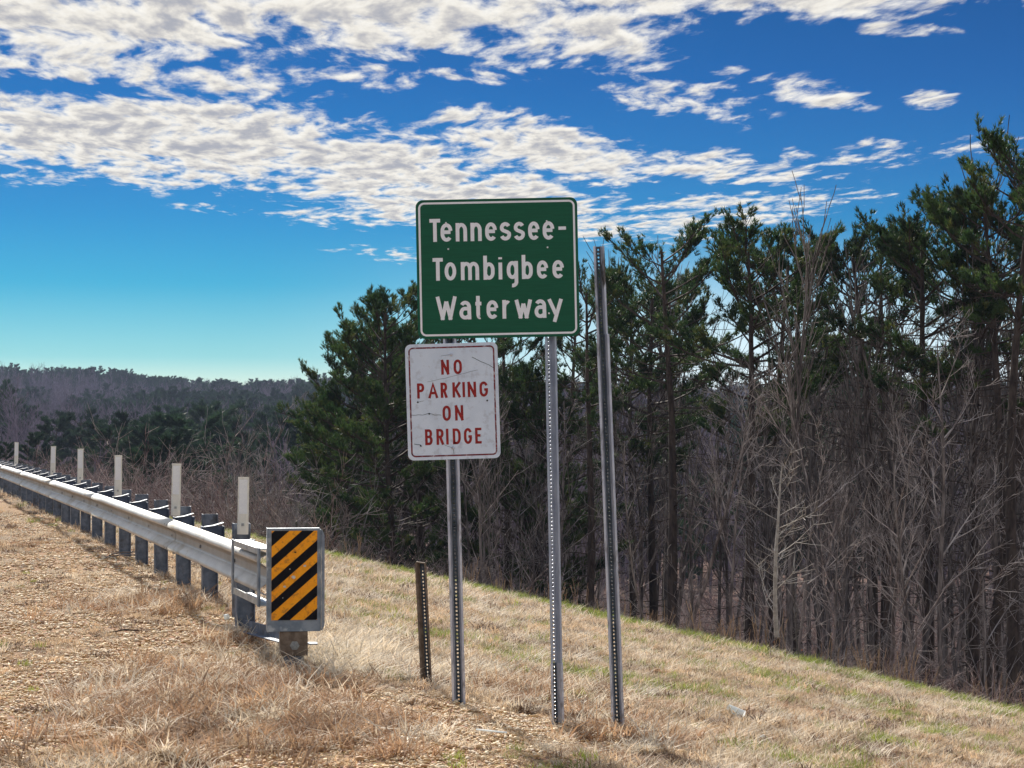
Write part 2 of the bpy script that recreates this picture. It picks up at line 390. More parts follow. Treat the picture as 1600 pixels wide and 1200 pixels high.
me.polygons.foreach_set('use_smooth', np.ones(len(Q), bool))
ground = bpy.data.objects.new('ground', me); link(ground); tag(ground, kind='structure', label='dry grassy shoulder and embankment falling to wooded valley')
def strip(name, l0, l1, dzz, mat, label):
    ys = np.concatenate([np.arange(-40, 60, 2.0), np.arange(60, 300, 10.0)]); v = []
    for l in (l0, l1):
        for y in ys: v.append((l - TH * y, y, float(-.08 * min(max((y - 25) / 25, 0), 1.5) ** 2 - .012 * max(0, min(y - 62, 400))) + dzz))
    n = len(ys); f = [(i, n + i, n + i + 1, i + 1) for i in range(n - 1)]
    mb = MB(); mb.add(v, f); o = mb.build(name, mat); tag(o, label, kind='structure'); return o
strip('road', -9.6, -1.9, .03, M['asphalt'], 'asphalt road left of the gravel shoulder')
strip('road_edge_line', -2.35, -2.23, .034, M['paint'], 'white edge line on the asphalt road')


# ------------------------------------------------------------------ guardrail
def rail_top(Y): return EYE - float(np.interp(Y, [10, 15, 19, 27, 38, 51, 90], [.955, .952, .940, .930, .965, 1.015, 1.30]))
def rail_pt(Y, off=0.0): # off: metres behind the rail's back, square to the road
    return Vector((2.8 - TH * Y + off * CO, Y + off * SI, 0))
ALONG = Vector((-SI, CO, 0)); SQ = Vector((CO, SI, 0))   # along the road; away from the road
half = [(.156, .006), (.1535, .020), (.142, .046), (.131, .068), (.119, .080), (.104, .084), (.090, .079), (.079, .063), (.052, .026), (.040, .007), (.024, 0)]
front = half + [(-z, d) for z, d in half[::-1]]
prof = []
for i, (z, d) in enumerate(front): prof.append((z, d))
def offs(pts, t):
    out = []
    for i in range(len(pts)):
        a = Vector(pts[max(i - 1, 0)]); b = Vector(pts[min(i + 1, len(pts) - 1)]); n = (b - a).normalized(); out.append((pts[i][0] - n.y * t, pts[i][1] + n.x * t))
    return out
wprof = front + offs(front, .004)[::-1]; prof_z = [p[0] for p in wprof]
guard = empty('guardrail', (2.8 - TH * 15.2, 15.2, 0), 'long galvanised guardrail on steel posts running back to the left', 'guardrail')
G0 = guard.location.copy()
def gl(p): return Vector(p) - G0
slots = [16.98 - 1.827 + 1.827 * k for k in range(0, 30)]       # one per post; the first carries the end head
ends = [slots[0] + .25] + [s - .22 for s in slots[3::4]]
splices = []
for k in range(len(ends) - 1):
    y0, y1 = ends[k], ends[k + 1] + .16
    lift = .004 * (k % 2)
    st = []
    for y in np.linspace(y0, y1, 7):
        def fn(p, y=y):
            q = rail_pt(y) - SQ * (p[1] + lift); return gl((q.x, q.y, rail_top(y) - .156 + p[0]))
        st.append(fn)
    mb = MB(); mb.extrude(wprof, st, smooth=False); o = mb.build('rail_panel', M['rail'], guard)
    me = o.data
    ga_ = me.attributes.new('grime_and_shade', 'FLOAT', 'POINT'); gz = [prof_z[v % len(wprof)] for v in range(len(me.vertices))]
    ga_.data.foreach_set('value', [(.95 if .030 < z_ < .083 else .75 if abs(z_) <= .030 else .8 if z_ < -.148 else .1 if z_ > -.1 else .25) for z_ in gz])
    zc = [sum(prof_z[v % len(wprof)] for v in p.vertices) / len(p.vertices) for p in me.polygons]
    me.polygons.foreach_set('use_smooth', [len(p.vertices) == 4 and abs(z_) > .062 for p, z_ in zip(me.polygons, zc)])
    if k: splices.append(ends[k] + .08)
# oval slots with bolt heads in the valley, pairs of bolts at the splices
def disc_bolt(y, dz_, d, r=.016, name='bolt', mat='bolt'):
    mb = MB(); c = rail_pt(y) - SQ * (d + .001)
    ring = []; n = 8; vs = []
    for q, rr, dd in ((0, r, 0), (1, r * .8, .010), (2, r * .3, .014)):
        for k in range(n):
            t = 2 * math.pi * k / n; p = c + ALONG * math.cos(t) * rr * 1.0 - SQ * dd; vs.append(gl((p.x, p.y, rail_top(y) - .156 + dz_ + math.sin(t) * rr)))
    fs = [(q * n + k, q * n + (k + 1) % n, (q + 1) * n + (k + 1) % n, (q + 1) * n + k) for q in range(2) for k in range(n)] + [tuple(range(2 * n, 3 * n))]
    mb.add(vs, fs); return mb.build(name, M[mat], guard)
def slot_hole(y, dz_, d, w_, h_):
    mb = MB(); c = rail_pt(y) - SQ * (d + .0015); n = 10; vs = []
    for k in range(n):
        t = 2 * math.pi * k / n; p = c + ALONG * math.cos(t) * w_; vs.append(gl((p.x, p.y, rail_top(y) - .156 + dz_ + math.sin(t) * h_)))
    mb.add(vs, [tuple(range(n))]); return mb.build('bolt_slot', M['dark'], guard)
for y in slots[1:24]:
    slot_hole(y, 0, .001, .034, .016); disc_bolt(y, 0, .003, .012)
for y in splices[:6]:
    for dy in (-.09, .09):
        for z_ in (.111, -.111):
            slot_hole(y + dy, z_, .0855, .017, .011)

# W section, used for posts and blocks
def i_section(mb, c, z0, z1, depth=.15, fl=.10, t=.008, tw=.007):
    """depth runs square to the road"""
    def B(a0, a1, s0, s1):
        Mx = Matrix(((ALONG.x, SQ.x, 0, c.x), (ALONG.y, SQ.y, 0, c.y), (0, 0, 1, 0), (0, 0, 0, 1)))
        mb.box(a0, a1, s0, s1, z0, z1, Mx)
    B(-fl / 2, fl / 2, -depth / 2, -depth / 2 + t); B(-fl / 2, fl / 2, depth / 2 - t, depth / 2); B(-tw / 2, tw / 2, -depth / 2 + t, depth / 2 - t)
dl_posts = [1, 4, 7, 10, 13, 18]
post_top = {}
for k, y in enumerate(slots[:26]):
    tilt = random.uniform(-.006, .006)
    if k == 0: continue
    off = .082 if k == 1 else .085 + .2 + .075
    c = rail_pt(y, off); zt = rail_top(y) + (.01 if k == 1 else .045); zb = th(c.x, c.y) - .25
    mb = MB(); cc = gl(c); i_section(mb, cc, zb, zt); o = mb.build('post', M['post'], guard)
    post_top[k] = (c, zt)
    if k > 1:
        mb = MB(); c2 = rail_pt(y, .104); i_section(mb, gl(c2), rail_top(y) - .335, rail_top(y) + .022, .198, .11, .008); b = mb.build('blockout', M['block'], guard)
        mb = MB(); i0 = rail_pt(y, .01); 
        Mx = Matrix(((ALONG.x, SQ.x, 0, gl(i0).x), (ALONG.y, SQ.y, 0, gl(i0).y), (0, 0, 1, 0), (0, 0, 0, 1)))
        # folded top lip that rises towards the post
        z_ = rail_top(y)
        vs = [Mx @ Vector(p) for p in ((-.05, 0, z_ + .012), (.05, 0, z_ + .012), (.05, .10, z_ + .024), (-.05, .10, z_ + .024), (.05, .19, z_ + .05), (-.05, .19, z_ + .05))]
        vs += [p + Vector((0, 0, .005)) for p in vs]
        mb.add(vs, [(0, 3, 2, 1), (3, 5, 4, 2), (6, 7, 8, 9), (9, 8, 10, 11), (0, 1, 7, 6), (4, 5, 11, 10), (1, 2, 8, 7), (2, 4, 10, 8), (3, 0, 6, 9), (5, 3, 9, 11)])
        mb.build('cap_flange', M['post'], b)

# impact head at the near end
HY0 = slots[0] + .02
hp = Vector((at(460, 15.1), 15.1, 0)); hp_l = gl(hp)
# head axes: face normal points back along the road towards traffic, turned slightly towards the camera
ang = math.atan(TH) * .55
HN = Vector((math.sin(ang), -math.cos(ang), 0)); HR = Vector((math.cos(ang), math.sin(ang), 0))
def HM(o=Vector((0, 0, 0))): # x right, y towards traffic, z up
    c = hp_l + o; return Matrix(((HR.x, HN.x, 0, c.x), (HR.y, HN.y, 0, c.y), (0, 0, 1, 0), (0, 0, 0, 1)))
zt, zb = zat(825, 15.1), zat(986, 15.1); hw = .185
head = MB(); Mh = HM()
head.box(-hw, hw, -.006, .006, zb, zt, Mh)                                       # face plate
head.box(-hw - .006, -hw, -.13, .010, zb, zt, Mh); 
head.box(hw, hw + .006, -.10, .012, zb + .01, zt - .01, Mh)
head.box(-hw, hw, -.12, -.006, zt - .010, zt - .003, Mh); head.box(-hw, hw, -.12, -.006, zb + .003, zb + .010, Mh)
head.box(-.035, .035, -.30, -.12, zb + .05, zt - .05, Mh)
hd = head.build('impact_head', M['headsteel'], guard, bevel=.002)
# side flange on the right, leaning back
sf = MB(); vs = [Mh @ Vector(p) for p in ((hw + .008, .0, zt - .01), (hw + .034, -.12, zt - .06), (hw + .034, -.12, zb + .03), (hw + .008, 0, zb + .005))]
vs += [p + HR * .006 for p in vs]; sf.add(vs, [(0, 1, 2, 3), (7, 6, 5, 4), (0, 4, 5, 1), (1, 5, 6, 2), (2, 6, 7, 3), (3, 7, 4, 0)]); sf.build('side_flange', M['headsteel'], hd)
# striped marker: a sheet with amber and black bands that rise to the right
mk0x, mk1x = -.160, .163; mz0, mz1 = zat(968, 15.1), zat(829, 15.1)
pl = MB(); pl.box(mk0x, mk1x, .007, .010, mz0, mz1, Mh); pnl = pl.build('marker_panel', M['orange'], hd)
def clip_poly(poly, x0, x1, z0, z1):
    def cut(poly, inside, inter):
        out = []
        for i in range(len(poly)):
            a, b = poly[i - 1], poly[i]
            if inside(b):
                if not inside(a): out.append(inter(a, b))
                out.append(b)
            elif inside(a): out.append(inter(a, b))
        return out
    def ix(xv): return lambda a, b: (xv, a[1] + (b[1] - a[1]) * (xv - a[0]) / (b[0] - a[0]))
    def iz(zv): return lambda a, b: (a[0] + (b[0] - a[0]) * (zv - a[1]) / (b[1] - a[1]), zv)
    for ins, it in ((lambda p: p[0] >= x0, ix(x0)), (lambda p: p[0] <= x1, ix(x1)), (lambda p: p[1] >= z0, iz(z0)), (lambda p: p[1] <= z1, iz(z1))):
        if poly: poly = cut(poly, ins, it)
    return poly
sl = math.tan(R(40)); W_ = mk1x - mk0x
# crossings on the left edge, from the photo: pairs (z of lower edge, upper edge) as share of the height from the top
blk = [(.000, .175), (.305, .435), (.555, .690), (.815, .94), (1.075, 1.195), (1.335, 1.46)]
Hh = mz1 - mz0
blk = [(-.01 + .0, .16)] and [(.03, .175), (.30, .42), (.555, .68), (.80, .925), (1.06, 1.18), (1.32, 1.44)]
for a_, b_ in blk:
    za, zb_ = mz1 - a_ * Hh, mz1 - b_ * Hh
    poly = [(mk0x, zb_), (mk1x, zb_ + W_ * .88), (mk1x, za + W_ * .88), (mk0x, za)]
    poly = clip_poly(poly, mk0x, mk1x, mz0, mz1)
    if len(poly) > 2:
        s_ = MB(); n = len(poly); s_.add([Mh @ Vector((p[0], .0115, p[1])) for p in poly], [tuple(range(n))]); s_.build('black_stripe', M['black'], pnl)
for (sx, sz, rr) in ((-.005, .52, .020), (.075, .395, .012), (-.065, .625, .012), (-.03, .43, .006), (.02, .62, .006), (-.08, .75, .005), (.11, .2, .007), (.12, .5, .006), (.0, .93, .007), (.01, .24, .01)):
    s_ = MB(); n = 7; z_ = mz1 - sz * Hh
    s_.add([Mh @ Vector((sx + math.cos(k * .9) * rr * random.uniform(.5, 1.3), .0128, z_ + math.sin(k * .9) * rr * random.uniform(.4, .9))) for k in range(n)], [tuple(range(n))])
    s_.build('scuff_mark', M['scuff'] if rr > .01 or sx < -.02 else M['black'], pnl)
# feed chute round the rail
def rb(name, y0, y1, o0, o1, z0, z1, mat, parent, ztop=True):
    mb = MB(); v = []
    for z in (z0, z1):
        for (y, o) in ((y0, o0), (y0, o1), (y1, o1), (y1, o0)):
            p = rail_pt(y, o); v.append(gl((p.x, p.y, z + rail_top(15.5))))
    mb.add(v, [(3, 2, 1, 0), (4, 5, 6, 7), (0, 1, 5, 4), (1, 2, 6, 5), (2, 3, 7, 6), (3, 0, 4, 7)]); return mb.build(name, M[mat], parent, bevel=.002)
y0, y1 = 15.28, 16.42
rb('chute_bar', y0, y1, -.10, .03, .035, .045, 'galv', hd); rb('chute_bar', y0, y1, -.105, -.095, .0, .045, 'galv', hd)
rb('chute_bar', y0, y1, -.10, .03, -.368, -.358, 'galv', hd); rb('chute_bar', y0, y1, -.105, -.095, -.368, -.318, 'galv', hd)
rb('chute_hoop', y1, y1 + .045, -.112, -.096, -.372, .050, 'headsteel', hd); rb('chute_hoop', y1, y1 + .045, .03, .046, -.372, .050, 'headsteel', hd)
rb('chute_hoop', y0, y0 + .06, -.112, -.096, -.372, .050, 'headsteel', hd)
# breakaway post, plate and bolt beneath the head
hg = th(hp.x, hp.y)
zc1, zc0 = zb + .0, zat(1024, 15.1)
pm = MB(); pm.box(-.098, .098, -.012, -.002, zc0, zb - .0, Mh); pm.box(-.098, -.09, -.16, -.012, zc0, zb, Mh); pm.box(.09, .098, -.16, -.012, zc0, zb, Mh); bp = pm.build('post_plate', M['stub'], guard, bevel=.002)
pm = MB(); pm.box(-.07, .07, -.145, -.137, hg - .2, zc0 + .1, Mh); pm.box(-.07, .07, -.022, -.014, hg - .2, zc0 + .02, Mh); pm.box(-.004, .004, -.137, -.022, hg - .2, zc0 + .02, Mh); pm.build('post', M['post'], guard)
pm = MB(); n = 6; zz_ = zat(1008, 15.1)
for r0, y_0, y_1 in ((.034, -.002, .004), (.024, .004, .020), (.013, .020, .038)):
    vs = [Mh @ Vector((.005 + math.cos(k * math.pi / 3) * r0, yy, zz_ + math.sin(k * math.pi / 3) * r0)) for yy in (y_0, y_1) for k in range(6)]
    pm.add(vs, [(k, (k + 1) % 6, 6 + (k + 1) % 6, 6 + k) for k in range(6)] + [tuple(range(6, 12))])
pm.build('bolt', M['bolt'], bp)
# ground strut between the first two posts
pm = MB(); pa = gl(rail_pt(slots[1] - .05, .03)); pb = hp_l + HN * -.12
pa.z = zat(985, 16.9); pb.z = zat(1010, 15.1)
sv_ = (pb - pa).normalized(); sd_ = sv_.cross(Vector((0, 0, 1))).normalized()
vs = []
for e in (pa, pb): vs += [e - sd_ * .04, e + sd_ * .04, e + sd_ * .04 + Vector((0, 0, .008)), e - sd_ * .03 + Vector((0, 0, .008)), e - sd_ * .03 + Vector((0, 0, .085)), e - sd_ * .04 + Vector((0, 0, .085))]
pm.add(vs, [(k, (k + 1) % 6, 6 + (k + 1) % 6, 6 + k) for k in range(6)] + [(5, 4, 3, 2, 1, 0), (6, 7, 8, 9, 10, 11)]); pm.build('ground_strut', M['post'], guard)
pm = MB(); pm.box(.098, .17, -.14, -.02, zc0 + .075, zc0 + .083, Mh); pm.build('foot_plate', M['post'], guard)

# delineators on the posts
dl_info = [(1, 380, 745, 849, 'nearest the striped end'), (4, 275, 724, 812, 'second from the striped end'), (7, 185, 711, 782, 'third from the striped end'),
           (10, 126, 701, 760, 'fourth from the striped end'), (13, 83, 697, 748, 'fifth from the striped end'), (20, 25.5, 691, 730, 'farthest from the striped end')]
for _, px, pyt, pyb, lab in dl_info:
    k = min(post_top, key=lambda q: abs(800 + F * post_top[q][0].x / post_top[q][0].y - px) if q > 0 else 1e9)
    c, zt_ = post_top[k]; Z = c.y
    if k == 1: c = rail_pt(slots[1], .18); Z = c.y
    X = at(px, Z - .08); z1_ = zat(pyt, Z); z0_ = rail_top(Z) - .05
    d = empty('delineator', (X, Z - .09, z0_), 'white flat delineator strip on the guardrail, ' + lab, 'delineator', 'white delineators on the guardrail', rot=(0, random.uniform(.0, .025), 0))
    mb = MB(); h_ = z1_ - z0_; hw_ = .049
    rows = [(-hw_, .0), (-hw_ * .55, -.008), (hw_ * .55, -.008), (hw_, 0), (hw_, .004), (-hw_, .004)]
    mb.extrude(rows, [lambda p, z=z: Vector((p[0], p[1], z)) for z in (0, h_)]); mb.build('strip', M['deline'], d)
    mb = MB(); mb.box(-.036, .036, -.0115, -.0085, h_ - .325, h_ - .022); mb.build('reflector', M['reflect'], d, bevel=.001)
    mb = MB(); mb.box(-.012, .012, -.014, -.0085, .075, .098); mb.build('bolt', M['bolt'], d)


# ------------------------------------------------------------------ signs and channel posts
def u_post(name, parent, length, mat, width=.089, yaw=0.0, holes=True, x=0, y=0, z=0, hole_r=.0068, pitch=.0254, joined=None):
    """hat-section channel with a real hole every inch in its web; stands along local z from 0 to length"""
    w2 = .017; s = width / .089
    lft = [(-.0445 * s, 0), (-.030 * s, 0), (-w2 * s, .032)]; rgt = [(w2 * s, .032), (.030 * s, 0), (.0445 * s, 0)]
    t = .0035; mb = MB()
    sides = MB()
    def side(pts):
        o = offs(pts, t); pr = pts + o[::-1]
        sides.extrude(pr, [lambda p, z=z_: Vector((p[0], p[1], z)) for z_ in (0, length)])
    side(lft); side(rgt)
    xw = w2 * s; n = int(length / pitch); zz = 0.0
    for k in range(n):
        z0, z1 = k * pitch, (k + 1) * pitch if k < n - 1 else length
        c = (z0 + z0 + pitch) / 2
        outer = [(-xw, z0), (0, z0), (xw, z0), (xw, c), (xw, z1), (0, z1), (-xw, z1), (-xw, c)]
        inner = [(math.cos(a) * hole_r, c + math.sin(a) * hole_r) for a in [R(q) for q in (225, 270, 315, 0, 45, 90, 135, 180)]]
        vs = [(p[0], .032, p[1]) for p in outer + inner] + [(p[0], .0355, p[1]) for p in outer + inner]
        fs = []
        for i in range(8):
            j = (i + 1) % 8
            fs += [(i, j, 8 + j, 8 + i), (16 + j, 16 + i, 24 + i, 24 + j), (8 + i, 8 + j, 24 + j, 24 + i)]
        mb.add(vs, fs)
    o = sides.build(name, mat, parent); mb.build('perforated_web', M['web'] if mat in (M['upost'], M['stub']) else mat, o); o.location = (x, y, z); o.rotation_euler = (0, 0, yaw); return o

def rrect(w_, h_, r, n=6):
    pts = []
    for cx, cy, a0 in ((w_ / 2 - r, h_ / 2 - r, 0), (-w_ / 2 + r, h_ / 2 - r, 90), (-w_ / 2 + r, -h_ / 2 + r, 180), (w_ / 2 - r, -h_ / 2 + r, 270)):
        for k in range(n + 1):
            a = R(a0 + 90 * k / n); pts.append((cx + math.cos(a) * r, cy + math.sin(a) * r))
    return pts
def plate(name, w_, h_, r, y0, y1, mat, parent):
    mb = MB(); p = rrect(w_, h_, r); n = len(p)
    mb.add([(x, y0, z) for x, z in p] + [(x, y1, z) for x, z in p], [tuple(range(n)), tuple(range(n, 2 * n))[::-1]] + [(i, n + i, n + (i + 1) % n, (i + 1) % n) for i in range(n)])
    return mb.build(name, mat, parent)
def ring(name, w_, h_, r, t, y, mat, parent):
    mb = MB(); a = rrect(w_, h_, r); b = rrect(w_ - 2 * t, h_ - 2 * t, max(r - t, .004)); n = len(a)
    vs = [(x, y, z) for x, z in a + b] + [(x, y + .0006, z) for x, z in a + b]
    fs = []
    for i in range(n):
        j = (i + 1) % n
        fs += [(i, j, n + j, n + i), (i, 2 * n + i, 2 * n + j, j), (n + j, 3 * n + j, 3 * n + i, n + i)]
    mb.add(vs, fs); return mb.build(name, mat, parent)

# letters: strokes in a box x 0..1, y 0..1 (y up); 'e' boxes are x-height boxes
def arc(cx, cy, rx, ry, a0, a1, n=14): return [(cx + rx * math.cos(R(a0 + (a1 - a0) * k / n)), cy + ry * math.sin(R(a0 + (a1 - a0) * k / n))) for k in range(n + 1)]
def glyph(ch):
    g = {
        'T': [[(0, 1), (1, 1)], [(.5, 1), (.5, 0, 'e')]],
        '-': [[(0, .5), (1, .5)]],
        'e': [[(0, .52), (1, .52)], arc(.5, .60, .5, .40, 0, 180) + arc(.5, .38, .5, .38, 180, 322)],
        'n': [[(0, 1), (0, 0)], [(0, .62)] + arc(.5, .62, .5, .38, 165, 0) + [(1, 0)]],
        's': [arc(.5, .74, .47, .26, 25, 200, 12) + [(.22, .56), (.78, .44)] + arc(.5, .27, .5, .27, 20, -160, 12)],
        'o': [arc(.5, .5, .5, .5, 90, 450, 26)],
        'm': [[(0, 1), (0, 0)], [(0, .65)] + arc(.25, .65, .25, .35, 165, 0) + [(.5, 0)], [(.5, .65)] + arc(.75, .65, .25, .35, 165, 0) + [(1, 0)]],
        'b': [[(0, 1.0), (0, 0)], [(0, .40)] + arc(.5, .40, .5, .27, 150, 0) + [(1, .27)] + arc(.5, .27, .5, .27, 0, -150)],
        'i': [[(.5, .74), (.5, 0)], [(.5, 1.0), (.5, .90)]],
        'g': [[(1, 1), (1, .12)] + arc(.5, .14, .5, .17, -10, -100, 8), arc(.5, .70, .5, .30, 20, 180) + arc(.5, .62, .5, .27, 180, 340)],
        'W': [[(0, 1), (.27, 0)], [(.27, 0), (.5, .84)], [(.5, .84), (.73, 0)], [(.73, 0), (1, 1)]],
        'w': [[(0, 1), (.27, 0)], [(.27, 0), (.5, .86)], [(.5, .86), (.73, 0)], [(.73, 0), (1, 1)]],
        'a': [arc(.5, .70, .48, .30, 150, 0) + [(1, 0)], [(1, .60), (.45, .60)] + arc(.45, .30, .45, .30, 90, 270) + [(.6, .0), (1, .12)]],
        't': [[(.42, 1), (.42, .22)] + arc(.74, .20, .32, .20, 180, 285, 8), [(-.12, .70), (1.1, .70)]],
        'r': [[(0, 1), (0, 0)], [(0, .55)] + arc(.62, .55, .62, .42, 170, 60)],
        'y': [[(0, 1), (.55, .30)], [(1, 1), (.45, 0)]],
        'N': [[(0, 0), (0, 1)], [(.0, 1), (1, 0)], [(1, 0), (1, 1)]],
        'O': [arc(.5, .64, .5, .36, 0, 180) + arc(.5, .36, .5, .36, 180, 360) + [(1, .64)]],
        'P': [[(0, 0), (0, 1)], [(0, 1), (.55, 1)] + arc(.55, .75, .45, .25, 90, -90) + [(0, .5)]],
        'A': [[(0, 0), (.5, 1), (1, 0)], [(.2, .30), (.8, .30)]],
        'R': [[(0, 0), (0, 1)], [(0, 1), (.55, 1)] + arc(.55, .75, .43, .25, 90, -90) + [(0, .5)], [(.5, .5), (1, 0)]],
        'K': [[(0, 0), (0, 1)], [(1, 1), (.02, .40)], [(.32, .60), (1, 0)]],
        'I': [[(.5, 0), (.5, 1)]],
        'G': [arc(.5, .66, .5, .34, 20, 180) + arc(.5, .34, .5, .34, 180, 360) + [(1, .46), (.58, .46)]],
        'B': [[(0, 0), (0, 1)], [(0, 1), (.55, 1)] + arc(.55, .76, .38, .24, 90, -90) + [(0, .52)], [(.55, .52)] + arc(.55, .26, .45, .26, 90, -90) + [(0, 0)]],
        'D': [[(0, 0), (0, 1), (.45, 1)] + arc(.45, .62, .55, .38, 90, 0) + arc(.45, .38, .55, .38, 0, -90) + [(0, 0)]],
        'E': [[(1, 1), (0, 1), (0, 0), (1, 0)], [(0, .52), (.8, .52)]],
    }
    return g[ch]
def stroke(mb, pts, t, y):
    P_ = [Vector((p[0], p[1])) for p in pts]; Q = [P_[0]]
    for p in P_[1:]:
        if (p - Q[-1]).length > 1e-5: Q.append(p)
    closed = (Q[0] - Q[-1]).length < 1e-4
    if closed: Q = Q[:-1]
    n = len(Q); L_, R_ = [], []
    for i in range(n):
        if closed: a, b = Q[i - 1], Q[(i + 1) % n]
        else: a, b = Q[max(i - 1, 0)], Q[min(i + 1, n - 1)]
        d1 = (Q[i] - a).normalized() if (Q[i] - a).length else (b - Q[i]).normalized()
        d2 = (b - Q[i]).normalized() if (b - Q[i]).length else d1
        n1 = Vector((-d1.y, d1.x)); n2 = Vector((-d2.y, d2.x)); m_ = (n1 + n2)
        m_ = m_.normalized() if m_.length > .2 else n1
        k = min(1.0 / max(m_.dot(n1), .35), 1.9)
        L_.append(Q[i] + m_ * t / 2 * k); R_.append(Q[i] - m_ * t / 2 * k)
    vs = [(p.x, y, p.y) for p in L_] + [(p.x, y, p.y) for p in R_] + [(p.x, y + .0006, p.y) for p in L_] + [(p.x, y + .0006, p.y) for p in R_]
    fs = []
    for i in range(n if closed else n - 1):
        j = (i + 1) % n; fs += [(i, n + i, n + j, j), (i, j, 2 * n + j, 2 * n + i), (n + j, n + i, 3 * n + i, 3 * n + j)]
    if not closed: fs += [(0, 2 * n, 3 * n, n), (n - 1, 2 * n - 1, 4 * n - 1, 3 * n - 1)]
    mb.add(vs, fs)
def letter(ch, x0, x1, z0, z1, t, y, mat, parent, name='letter'):
    mb = MB(); hx = t / 2
    X0, X1, Z0, Z1 = x0 + hx, x1 - hx, z0, z1
    for k, st in enumerate(glyph(ch)):
        pts = []
        for p in st:
            # ends of stems reach the full height; horizontals and curves stay half a stroke inside
            pts.append([X0 + (X1 - X0) * p[0], z0 + hx + (z1 - z0 - 2 * hx) * p[1]])
        # lengthen open ends that touch top or bottom along the stroke
        for e, nb in ((0, 1), (-1, -2)):
            f = st[e][1]
            if (f in (0, 1)) and len(st) > 1 and abs(st[nb][1] - f) > .2:
                d = Vector(pts[e]) - Vector(pts[nb]); d = d / abs(d.y) * hx; pts[e] = [pts[e][0] + d.x, pts[e][1] + d.y]
        stroke(mb, [tuple(p) for p in pts], t, y - .00012 * k)
    return mb.build(name, mat, parent)

Z1 = 14.07; S1 = F / Z1
def zoom_local(zx, zy, cx, cy, zf, a):
    ddx, ddy = (zx - cx) / (zf * S1), (zy - cy) / (zf * S1)
    return ddx * math.cos(a) - ddy * math.sin(a), -(ddx * math.sin(a) + ddy * math.cos(a))

# the big green sign and its two posts
b1 = (at(718, Z1), Z1); b2 = (at(872, Z1 + .02), Z1 + .02)
gz1, gz2 = zat(1102, Z1), zat(1131, Z1)
gs = empty('road_sign', (b1[0], b1[1], th(*b1)), 'large green sign reading Tennessee-Tombigbee Waterway on two channel posts', 'road sign')
o0 = gs.location
def channel(parent, bx, by, top_px, Z, mat, name='sign_post', yaw=0.0, yoff=.0, width=.089, base=None, lean_y=0.0):
    """post from its foot to the photo point of its top"""
    tx, tz = at(top_px[0], Z), zat(top_px[1], Z); zb_ = (th(bx, by) if base is None else base) - .12
    d = Vector((tx - bx, lean_y, tz - zb_)); o = u_post(name, parent, d.length, mat, width=width)
    o.rotation_mode = 'QUATERNION'
    q = Vector((0, 0, 1)).rotation_difference(d.normalized()); from mathutils import Quaternion
    o.rotation_quaternion = q @ Quaternion((0, 0, 1), yaw)
    loc = Vector((bx, by + yoff, zb_)); o.location = loc - (parent.location if parent else Vector()); return o
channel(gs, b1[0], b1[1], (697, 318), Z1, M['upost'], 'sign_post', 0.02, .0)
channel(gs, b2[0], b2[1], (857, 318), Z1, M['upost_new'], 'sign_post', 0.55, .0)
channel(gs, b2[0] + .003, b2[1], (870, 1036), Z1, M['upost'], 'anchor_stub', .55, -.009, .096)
ga = R(1.15); Y_s = Z1 - .006
gc = Vector((at(600 + 789 / 4.4444, Z1), Y_s, zat(290 + 572 / 4.4444, Z1)))
panel = plate('sign_panel', 1.072, .922, .048, 0, .003, M['green'], gs); panel.location = gc - o0; panel.rotation_euler = (0, -ga, 0)
ring('border', 1.072 - .034, .922 - .034, .040, .013, -.0008, M['white'], panel)
def zl(x, y): return zoom_local(x, y, 789, 572, 4.4444, ga)
lines = [('Tennessee-', 230, 390, [(303, 403), (392, 474), (497, 576), (600, 678), (702, 783), (803, 882), (900, 978), (1001, 1080), (1102, 1183), (1208, 1268)]),
         ('Tombigbee', 502, 660, [(325, 422), (420, 501), (533, 660), (690, 768), (790, 826), (852, 931), (957, 1033), (1062, 1140), (1170, 1250)]),
         ('Waterway', 770, 932, [(362, 504), (523, 605), (626, 686), (712, 793), (822, 882), (910, 1027), (1045, 1127), (1140, 1240)])]
for txt, yt, yb, ex in lines:
    xm = (ex[0][0] + ex[0][1]) / 2
    for ch, (xa, xb) in zip(txt, ex):
        xc = (xa + xb) / 2; base = zl(xc, yb - (xc - xm) * .0115 * (1.0))[1]
        _, zcap = zl(xm, yt); _, zb_ = zl(xm, yb); cap = zcap - zb_; xh = cap * .80
        x0, _ = zl(xa, (yt + yb) / 2); x1, _ = zl(xb, (yt + yb) / 2); b_ = zb_
        t_ = .0245
        if ch in 'TWbi': z0, z1 = b_, b_ + cap * (1.06 if ch in 'bi' else 1)
        elif ch == 't': z0, z1 = b_, b_ + cap * 1.0
        elif ch == '-': z0, z1 = b_ + cap * .49 - .0, b_ + cap * .49 + .0
        elif ch in 'gy': z0, z1 = b_ - cap * (.33 if ch == 'g' else .18), b_ + xh
        else: z0, z1 = b_, b_ + xh
        if ch == '-': z0 -= t_ / 2; z1 += t_ / 2; x0 -= t_ / 2 - .005; x1 += t_ / 2 - .005; t_ = .022; 
        if ch == 'g': pass
        letter(ch, x0, x1, z0, z1, t_, -.0008, M['white'], panel)
def bolt_on(parent, x, z, r, mat, y=-.003, name='bolt'):
    mb = MB(); n = 8; vs = [(x + math.cos(2 * math.pi * k / n) * rr, yy, z + math.sin(2 * math.pi * k / n) * rr) for rr, yy in ((r, 0), (r, y), (r * .5, y * 1.5)) for k in range(n)]
    mb.add(vs, [(q * n + k, q * n + (k + 1) % n, (q + 1) * n + (k + 1) % n, (q + 1) * n + k) for q in range(2) for k in range(n)] + [tuple(range(2 * n, 3 * n))]); return mb.build(name, mat, parent)
